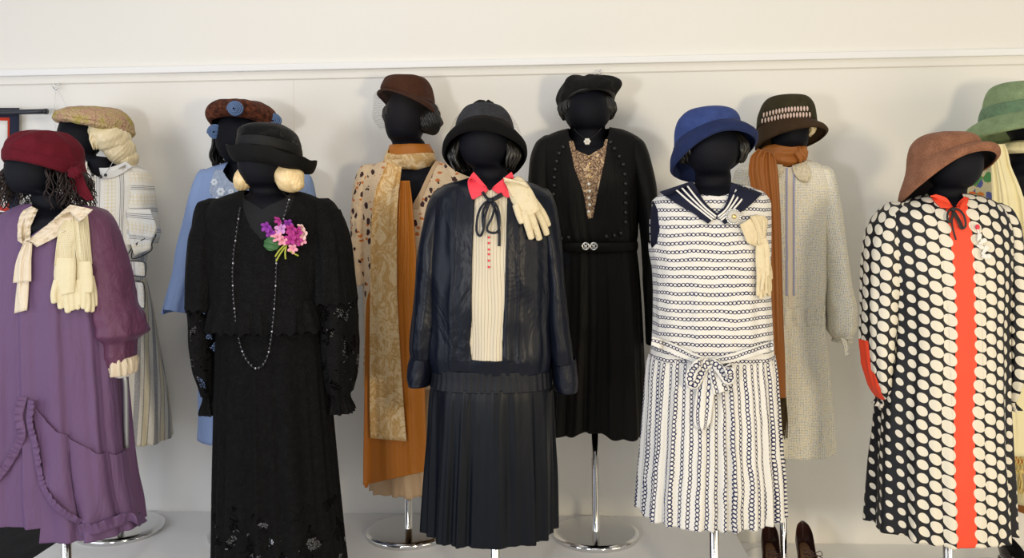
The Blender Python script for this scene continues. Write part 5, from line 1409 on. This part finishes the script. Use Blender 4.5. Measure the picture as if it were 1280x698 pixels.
link('neck_wrap', bm, RUST, sc, solid=.003)
bm = bmesh.new(); ball(bm, PT(1000, 193, Y9-.075), .026, .022, .030, 32, 24, lambda c: 1+.16*math.sin(c.x*7+c.z*5)+.1*noise.noise(c*2)); link('fold', bm, RUST, sc)
link('hanging_end', hang([(948, 186, 966, 192), (938, 198, 970, 202), (936, 215, 972, 214), (944, 260, 975, 260), (950, 320, 977, 320), (953, 400, 979, 400), (955, 450, 981, 450), (956, 498, 982, 498)], Y9-.175, .010, 4, 6, 44, 70), RUST, sc, solid=.003)
bm = bmesh.new(); rnd = random.Random(4)
for q in range(46):
    x = 957+25*q/45; a = PT(x, 497, Y9-.176+rnd.uniform(-.006, .006)); b_ = PT(x+rnd.uniform(-3, 3), 545+rnd.uniform(-6, 6), Y9-.176+rnd.uniform(-.01, .01))
    sweep(bm, [a, a.lerp(b_, .5)+Vector((rnd.uniform(-.006, .006), 0, 0)), b_], .0024, 5, steps=8)
tag(link('fringe', bm, cloth('dark_fringe', (.07, .045, .018), .8), sc), kind='stuff')
h = empty('hat', PT(988, 170, Y9), 'dark olive cloche hat with three rows of pale woven slots', 'hat')
OL = felt('olive_felt', (.028, .024, .012), (.05, .042, .02), 300, .3, .15)
crow = [(984, 118.5, .5, 0, 0), (984, 120, 14, 0, 0), (984, 124, 24, -2, .0), (984, 134, 31, -4, .0), (983, 146, 34, -6, -.02), (983, 158, 35, -8, -.04)]
bm = hat(crow, Y9, 1.1, 96, 40, None, .0008); link('crown', bm, OL, h, solid=.003); hc = bvh(bm)
bm = hat([(983, 158, 34.5, -7, -.05), (985, 164, 37, -9, -.09), (988, 170, 40.5, -11, -.14), (989, 175, 42, -12, -.16), (989, 177, 40, -12, -.16)], Y9, 1.08, 110, 22, None, .001)
link('brim', bm, felt('brown_olive_felt', (.05, .030, .016), None, 300, .3, .15), h, solid=.004)
SLOT = plain('pale_pink_thread', (.66, .50, .44), .6)
c0 = None
for r_i, (yy0, x0, x1, nn) in enumerate(((139, 955, 1009, 15), (146.5, 953, 1012, 16), (154, 951, 1014, 17))):
    for i in range(nn):
        u = i/(nn-1); x = lerp(x0, x1, u); y = yy0+5-8*u-2.5*math.sin(u*PI)
        c = on(hc, x, y, .002)
        if c is None: continue
        h_ = hc.ray_cast(CAMLOC, RAY(x, y))
        if h_[0] is None: continue
        if c0 is None: bm = bmesh.new(); ball(bm, c, .0042, .0036, .0098, 10, 8); st = link('slot_stitch', bm, SLOT, h); c0 = c
        else: o = st.copy(); C.objects.link(o); o.location = c-c0

# ================================================================== 10 polka-dot dress, front right
Y10 = -.85
t, body = mannequin('dark mannequin in the polka-dot dress with a brown cloche', Y10, (1186, 205, 33, 36), (1163, 1206, 235, 250),
    [(255, 1136, 1228, .08), (263, 1120, 1240, .095), (285, 1112, 1248, .1), (350, 1120, 1242, .10), (450, 1120, 1240, .10), (550, 1124, 1236, .09)], 1182)
t.location.z = FL2
for ch in t.children: ch.location.z -= FL2
for ch in t.children:
    if ch.name.startswith('base_plate'): ch.location.z += FL2
d = empty('dress', PT(1176, 680, Y10), 'black and cream polka-dot dress with a red centre stripe', 'dress')
bm = loft([(243, 1160, 1208, .062), (247, 1143, 1226, .075), (255, 1122, 1242, .095), (270, 1104, 1254, .115), (300, 1101, 1260, .125, .002), (350, 1104, 1258, .13, .004), (420, 1108, 1254, .133, .006), (500, 1100, 1254, .142, .009), (570, 1094, 1256, .155, .015), (620, 1091, 1258, .165, .018), (657, 1089, 1260, .17, .019)], Y10, 240, 150, 2.3, vfold(101, 2.6, .25, .45), cref=None, wr=.002, hem=-.006)
extract(bm, [(1160, 230), (1209, 230), (1206, 246), (1194, 260), (1188, 260), (1170, 246)], Y10-.08, Y10).free()
redp = [(1166, 240), (1208, 244), (1214, 262), (1220, 330), (1228, 400), (1230, 560), (1232, 720), (1188, 720), (1187, 560), (1186, 400), (1180, 330), (1176, 280)]
rp = extract(bm, redp, Y10-.13, Y10)
g10 = bvh(bm, rp)
link('body_panel', bm, DOTF, d, solid=.0015); link('red_stripe_panel', rp, DOTF, d, solid=.0015)
for side, rr in ((0, [(252, 1114, 1134, .03), (259, 1104, 1138, .06), (285, 1086, 1134, .08, .003), (330, 1080, 1130, .088, .005), (400, 1079, 1124, .09, .008), (450, 1082, 1118, .088, .010), (480, 1088, 1116, .075, .008), (497, 1097, 1115, .05, .004)]),
                 (1, [(254, 1232, 1250, .03), (262, 1230, 1260, .06), (290, 1238, 1269, .078, .003), (340, 1243, 1272, .085, .005), (400, 1245, 1272, .088, .008), (460, 1246, 1270, .083, .009), (490, 1248, 1266, .06, .006), (500, 1250, 1264, .045, .003)])):
    b = loft(rr, Y10+.015, 110, 90, 2.1, both(vfold(104+side*5, 1.6, .5), crumple(5+side, 1, 10), .8, .5), cref=None, wr=.003)
    if side == 0:
        rd = extract(b, [(1070, 430), (1083, 425), (1086, 460), (1096, 488), (1104, 500), (1104, 520), (1070, 520)], Y10, Y10+.2)
        link('red_sleeve_edge', rd, REDS, d, solid=.0015)
    link('sleeve', b, (DOTS, DOTS2)[side], d, solid=.0015)
    y0, a, e = rr[-1][0], rr[-1][1], rr[-1][2]
    link('cuff', loft([(y0-3, a+1, e-1, .045, .001), (y0+3, a+1, e, .042, .003), (y0+10, a-1, e+3, .052, .008)], Y10+.015, 70, 12, 2.1, gather(3, 9), cref=None), (DOTS, DOTS2)[side], d, solid=.002)
link('collar', drape([(1163, 245, 1170, 243, .010), (1168, 252, 1182, 247, .008), (1176, 260, 1192, 261, .006)], g10, .006, 0, 2, 1, 12, 12, Yf=Y10-.08), REDS, d, solid=.003)
link('collar', drape([(1206, 246, 1211, 248, .010), (1200, 251, 1209, 255, .008), (1193, 261, 1203, 264, .006)], g10, .006, 0, 2, 1, 12, 12, Yf=Y10-.08), REDS, d, solid=.003)
b = empty('bow', PT(1193, 300, Y10-.14), 'thin black cord bow on the red neckline', 'bow')
band('loop', [(1191, 262, .01), (1198, 262, .016), (1205, 270, .018), (1207, 282, .016), (1202, 286, .012), (1198, 278, .014), (1192, 264, .01)], .0032, g10, BLACKC, b, .01, .5, Y10-.1, 60)
band('loop', [(1191, 262, .01), (1186, 264, .016), (1184, 272, .018), (1187, 278, .014), (1191, 270, .012), (1192, 263, .01)], .0032, g10, BLACKC, b, .01, .5, Y10-.1, 60)
band('tail', [(1191, 263), (1190, 280), (1195, 300)], .0026, g10, BLACKC, b, .008, .5, Y10-.1)
band('tail', [(1192, 263), (1200, 276), (1204, 287)], .0026, g10, BLACKC, b, .008, .5, Y10-.1)
bm = bmesh.new(); ball(bm, on(g10, 1191, 262, .012, Y10-.1), .007); link('knot', bm, BLACKC, b)
n = empty('corsage_pin', PT(1230, 324, Y10-.12), 'white paper corsage with a red bead on the polka-dot shoulder', 'corsage')
bm = bmesh.new(); ball(bm, on(g10, 1222, 284, .01), .006, .005, .008); link('bead', bm, RED, n)
for i, (x, y, r, a) in enumerate(((1224, 296, .012, .3), (1229, 302, .013, 1.), (1226, 309, .011, 2.), (1232, 312, .014, .6), (1234, 321, .014, 1.5), (1231, 320, .012, 2.4))):
    bm = bmesh.new(); c = on(g10, x, y, .012); ball(bm, c, r*.5, r*.25, r, 14, 10, lambda q: 1+.2*math.sin(q.z*4), Matrix.Rotation(a, 3, 'Y')); link('petal', bm, WHITE, n)
band('pin', [(1222, 286), (1226, 300), (1231, 316)], .0012, g10, SILVER, n, .012, 1, None, 12)
h = empty('hat', PT(1184, 210, Y10), 'brown wool cloche hat with a wide rolled brim, tilted', 'hat')
BW = felt('camel_brown_felt', (.20, .085, .048), (.34, .16, .095), 240, .5, .3)
bm = hat([(1180, 165, .5, 0, 0), (1180, 166.5, 17, 0, -.03), (1179, 171, 29, -2, -.06), (1179, 180, 37, -5, -.1), (1179, 191, 39.5, -8, -.16), (1179, 204, 40, -10, -.25)], Y10, 1.1, 96, 44, None, .0015, 9)
link('crown', bm, BW, h, solid=.003)
def f10(p, a, t_, mp): return p+Vector((0, 0, -.025*t_*max(0, -math.cos(a))**2+.004*t_*math.sin(a*3)))
bm = hat([(1179, 197, 39.5, -11, -.22), (1181, 202, 43, -16, -.25), (1184, 208, 49, -21, -.28), (1185, 214, 53, -24, -.30), (1185, 219, 54, -25, -.30), (1184, 223, 51.5, -25, -.30)], Y10, 1.08, 120, 28, f10, .001)
link('brim', bm, BW, h, solid=.005)
bm = hat([(1181, 204, 40, -15, -.26), (1184, 213, 49, -22, -.29), (1184, 219, 51, -24, -.30)], Y10, 1.06, 110, 12, f10)
link('lining', bm, felt('dark_lining', (.012, .010, .012), None, 300, .3, .1), h, solid=.002)

# ================================================================== 11 floral dress, shawl and green hat, far right
Y11 = -.33
t, body = mannequin('dark mannequin in the floral dress at the far right edge', Y11, (1285, 152, 30, 34), (1263, 1312, 180, 206),
    [(212, 1244, 1330, .075), (222, 1230, 1344, .095), (260, 1228, 1348, .1), (350, 1236, 1340, .10), (450, 1236, 1340, .10), (550, 1240, 1336, .09)], 1256, FL2, poletop=520)
d = empty('dress', PT(1285, 620, Y11), 'cream dress with orange, green and blue flowers at the right edge', 'dress')
bm = loft([(203, 1256, 1318, .062), (208, 1238, 1338, .08), (217, 1222, 1354, .10), (240, 1212, 1364, .115), (300, 1218, 1360, .12, .003), (420, 1224, 1352, .125, .006), (540, 1226, 1354, .14, .010), (618, 1240, 1360, .15, .012)], Y11, 180, 90, 2.3, vfold(111, 2.6, .3), cref=None, wr=.003)
extract(bm, [(1258, 190), (1318, 190), (1300, 250), (1285, 262), (1272, 240), (1262, 210)], Y11-.09, Y11).free()
g11 = bvh(bm); link('body_panel', bm, FLOR, d, solid=.0015)
link('sleeve', loft([(210, 1214, 1238, .03), (218, 1209, 1240, .06), (260, 1204, 1236, .07), (330, 1204, 1234, .072, .005), (400, 1210, 1236, .07, .006)], Y11+.02, 80, 50, 2.1, vfold(3, 1.6, .5), cref=None, wr=.003), FLOR, d, solid=.0015)
bm = loft([(604, 1252, 1360, .15, .012), (634, 1262, 1364, .16, .016)], Y11, 120, 14, 2.3, gather(8, 12), cref=None)
link('hem_band', bm, ORANGE, d, solid=.0015)
sc = empty('shawl', PT(1262, 618, Y11-.2), 'pale yellow silk shawl with knotted fringe', 'shawl')
bm = loft([(176, 1262, 1314, .062, .002), (180, 1250, 1322, .075, .004), (187, 1246, 1326, .082, .005), (192, 1256, 1318, .076, .003)], Y11-.01, 120, 30, 2.05, crumple(23, .9, 26), wr=.004, seed=5)
link('neck_wrap', bm, SHAWL, sc, solid=.003)
link('hanging_end', hang([(1226, 182, 1256, 180), (1234, 190, 1260, 192), (1238, 204, 1263, 206), (1240, 250, 1280, 252), (1241, 330, 1288, 330), (1243, 420, 1292, 420), (1244, 500, 1296, 500), (1244, 571, 1298, 571)], Y11-.17, .012, 4, 16, 60, 80), SHAWL, sc, solid=.003)
bm = bmesh.new()
for r_ in range(3):
    for q in range(12):
        x = 1245+q*4.6+(2.3 if r_ % 2 else 0); y = 570+r_*7
        for s in (-1, 1):
            sweep(bm, [PT(x, y, Y11-.172), PT(x+s*2.3, y+7.5, Y11-.172)], .0022, 5)
        ball(bm, PT(x+2.3, y+7.5, Y11-.174), .0042, seg=8, rings=6)
fo = link('knotted_fringe', bm, FRINGE, sc)
for q in range(6):
    x = 1247+q*9.4; bm = bmesh.new(); rnd = random.Random(q)
    top = PT(x, 590, Y11-.172); ball(bm, top, .0085, seg=10, rings=8)
    for k in range(16):
        e = PT(x+rnd.uniform(-4.5, 4.5), 615+rnd.uniform(-3, 3), Y11-.172+rnd.uniform(-.012, .012)); sweep(bm, [top, top.lerp(e, .4)+Vector((rnd.uniform(-.005, .005), 0, 0)), e], .0026, 5, steps=7)
    link('tassel', bm, FRINGE, sc)
h = empty('hat', PT(1270, 160, Y11), 'sage green felt hat with a ribbon band at the right edge', 'hat')
GF = felt('sage_felt', (.19, .27, .14), (.30, .40, .22), 300, .3, .3)
bm = hat([(1284, 104, .5, 0, 0), (1284, 105, 26, 0, .0), (1283, 108, 37, -1, .0), (1282, 118, 42, -2, .0), (1281, 134, 45, -4, -.03), (1280, 150, 47, -5, -.05)], Y11, 1.1, 96, 44, lambda p, a, t_, mp: p+Vector((0, 0, -.012*math.exp(-(t_/.12)**2)+.004*math.sin(a*2+1)*(1-t_))), .001, 2)
link('crown', bm, GF, h, solid=.003)
bm = hat([(1281, 132, 45.5, -4, -.03), (1280, 140, 47, -4.5, -.04), (1280, 149, 48, -5, -.05)], Y11, 1.1, 96, 12)
link('ribbon_band', bm, felt('sage_ribbon', (.13, .22, .13), None, 100, .1, .2, .6), h, solid=.002)
bm = hat([(1280, 147, 47, -5, -.05), (1277, 152, 54, -6, -.06), (1274, 160, 62, -6, -.10), (1272, 166, 66, -6, -.12), (1272, 169, 64, -7, -.12)], Y11, 1.08, 120, 26, None, .001)
link('brim', bm, GF, h, solid=.004)

# ================================================================== shoes
def shoe(px, py, Y, label, zf, size, yaw, mat, inm, laces=True, heel=.068, group=None):
    """low pump seen from behind and above: sole, upper shell, insole, heel, laces; heel towards the wall"""
    o0 = PT(px, py, Y)
    base = Vector((o0.x, Y, zf)); L = .245*size
    t = empty('shoe', base, label, 'shoe', group)
    M = Matrix.Rotation(yaw, 3, 'Z')
    def W(x, y, z): return base+M @ Vector((x, y, z))
    # outline along length s 0 heel..1 toe: half width, sole height, top edge height
    ss = [0, .06, .2, .4, .6, .75, .9, 1.0]; hw = [.004, .020, .030, .030, .040, .044, .032, .004]
    sh = [heel, heel, heel*.95, heel*.6, heel*.18, .006, .010, .014]; top = [.078, .070, .052, .042, .040, .052, .040, .014]
    n = 60; T = np.linspace(0, 1, n); HW = pchip(ss, hw, T); SH = pchip(ss, sh, T); TP = pchip(ss, top, T)
    bm = bmesh.new(); rings = []
    for i in range(n):
        y = -T[i]*L; w_ = HW[i]*size; z0 = SH[i]; hT = TP[i]*size
        ring = []
        front = max(0, min(1, (T[i]-.52)/.13))
        for k in range(21):
            a = -1+2*k/20                      # -1 left top .. 1 right top, wraps under
            th_ = a*PI*(.5+.5*front)
            x = w_*math.sin(th_)*(1.0 if abs(th_) < PI/2 else 1)
            z = z0+hT*(.5-.5*math.cos(th_)) if front > 0 else z0+hT*(abs(a)**1.6)
            if front == 0: x = w_*math.copysign(min(1, abs(a)*1.6)**.6, a)*(1-.12*max(0, abs(a)-.6)/.4)
            else:
                xs = w_*math.copysign(min(1, abs(a)*1.6)**.6, a)*(1-.12*max(0, abs(a)-.6)/.4); zs_ = z0+hT*(abs(a)**1.6)
                x = xs*(1-front)+w_*math.sin(a*PI)*front; z = zs_*(1-front)+(z0+hT*(.5-.5*math.cos(a*PI)))*front
            ring.append(bm.verts.new(W(x, y, z)))
        rings.append(ring)
    for i in range(n-1):
        for k in range(20): bm.faces.new((rings[i][k], rings[i+1][k], rings[i+1][k+1], rings[i][k+1]))
    for k in range(10): bm.faces.new((rings[0][k], rings[0][k+1], rings[0][19-k], rings[0][20-k])) if k < 9 else None
    link('upper', bm, mat, t, solid=.003, subsurf=1)
    bm = bmesh.new(); rings = []
    for i in range(n):
        y = -T[i]*L*.62-.01; tt_ = min(1, T[i]*.62+.03); w_ = float(pchip(ss, hw, [tt_])[0])*size*.86; z0 = float(pchip(ss, sh, [tt_])[0])+.006
        rings.append([bm.verts.new(W(-w_+2*w_*k/8, y, z0)) for k in range(9)])
    for i in range(n-1):
        for k in range(8): bm.faces.new((rings[i][k], rings[i+1][k], rings[i+1][k+1], rings[i][k+1]))
    link('insole', bm, inm, t, solid=.002)
    bm = bmesh.new()
    prof = [(1.0, heel), (.85, heel*.8), (.62, heel*.4), (.6, .003), (.0, .003)]
    rr = []
    for k_, z in ((1.0, heel+.001), (.9, heel*.75), (.72, heel*.35), (.68, .0015)):
        rr.append([bm.verts.new(W(.026*size*k_*math.cos(a), -.028*size+.026*size*k_*math.sin(a)*.95, z)) for a in np.linspace(0, 2*PI, 24, endpoint=False)])
    for a_, b_ in zip(rr, rr[1:]):
        for k in range(24): bm.faces.new((a_[k], b_[k], b_[(k+1) % 24], a_[(k+1) % 24]))
    bm.faces.new(rr[-1]); bm.faces.new(rr[0][::-1]); bmesh.ops.recalc_face_normals(bm, faces=bm.faces)
    link('heel', bm, mat, t)
    if laces:
        bm = bmesh.new()
        for q in range(3):
            y = -(.50+.06*q)*L; z = .062*size+heel*(.35-.1*q)
            sweep(bm, [W(-.016, y, z), W(0, y-.01, z+.006), W(.016, y-.018, z)], .0018, 6, steps=10)
            sweep(bm, [W(.016, y, z), W(0, y-.01, z+.006), W(-.016, y-.018, z)], .0018, 6, steps=10)
        sweep(bm, [W(0, -.5*L, .075), W(.03, -.48*L, .085), (W(.045, -.46*L, .088)), W(.048, -.5*L, .078), W(.02, -.52*L, .075), W(.0, -.5*L, .074)], .0015, 6, steps=40)
        sweep(bm, [W(0, -.5*L, .075), W(.03, -.53*L, .08), W(.055, -.56*L, .07)], .0015, 6, steps=20)
        link('laces', bm, plain('shoe_lace', (.05, .02, .015), .6), t)
    return t
shoe(961, 652, -.245, 'dark brown lace-up heeled shoe, left one of the pair under the speckled dress', FL2+.024, 1.08, math.radians(-9), LEATH, LEATHIN)
shoe(1003, 650, -.235, 'dark brown lace-up heeled shoe, right one of the pair with a loose lace bow', FL2+.024, 1.08, math.radians(-8), LEATH, LEATHIN)
shoe(1250, 668, -.36, 'black leather shoe on the floor beside the polka-dot hem', FL2+.024, 1.1, math.radians(14), BLKLEA, plain('silver_insole', (.55, .55, .55), .35, .3), False, .085)
shoe(1290, 668, -.40, 'black leather shoe cut off by the right edge of the photo', FL2+.024, 1.1, math.radians(10), BLKLEA, plain('black_insole', (.02, .02, .02), .5), False, .085)
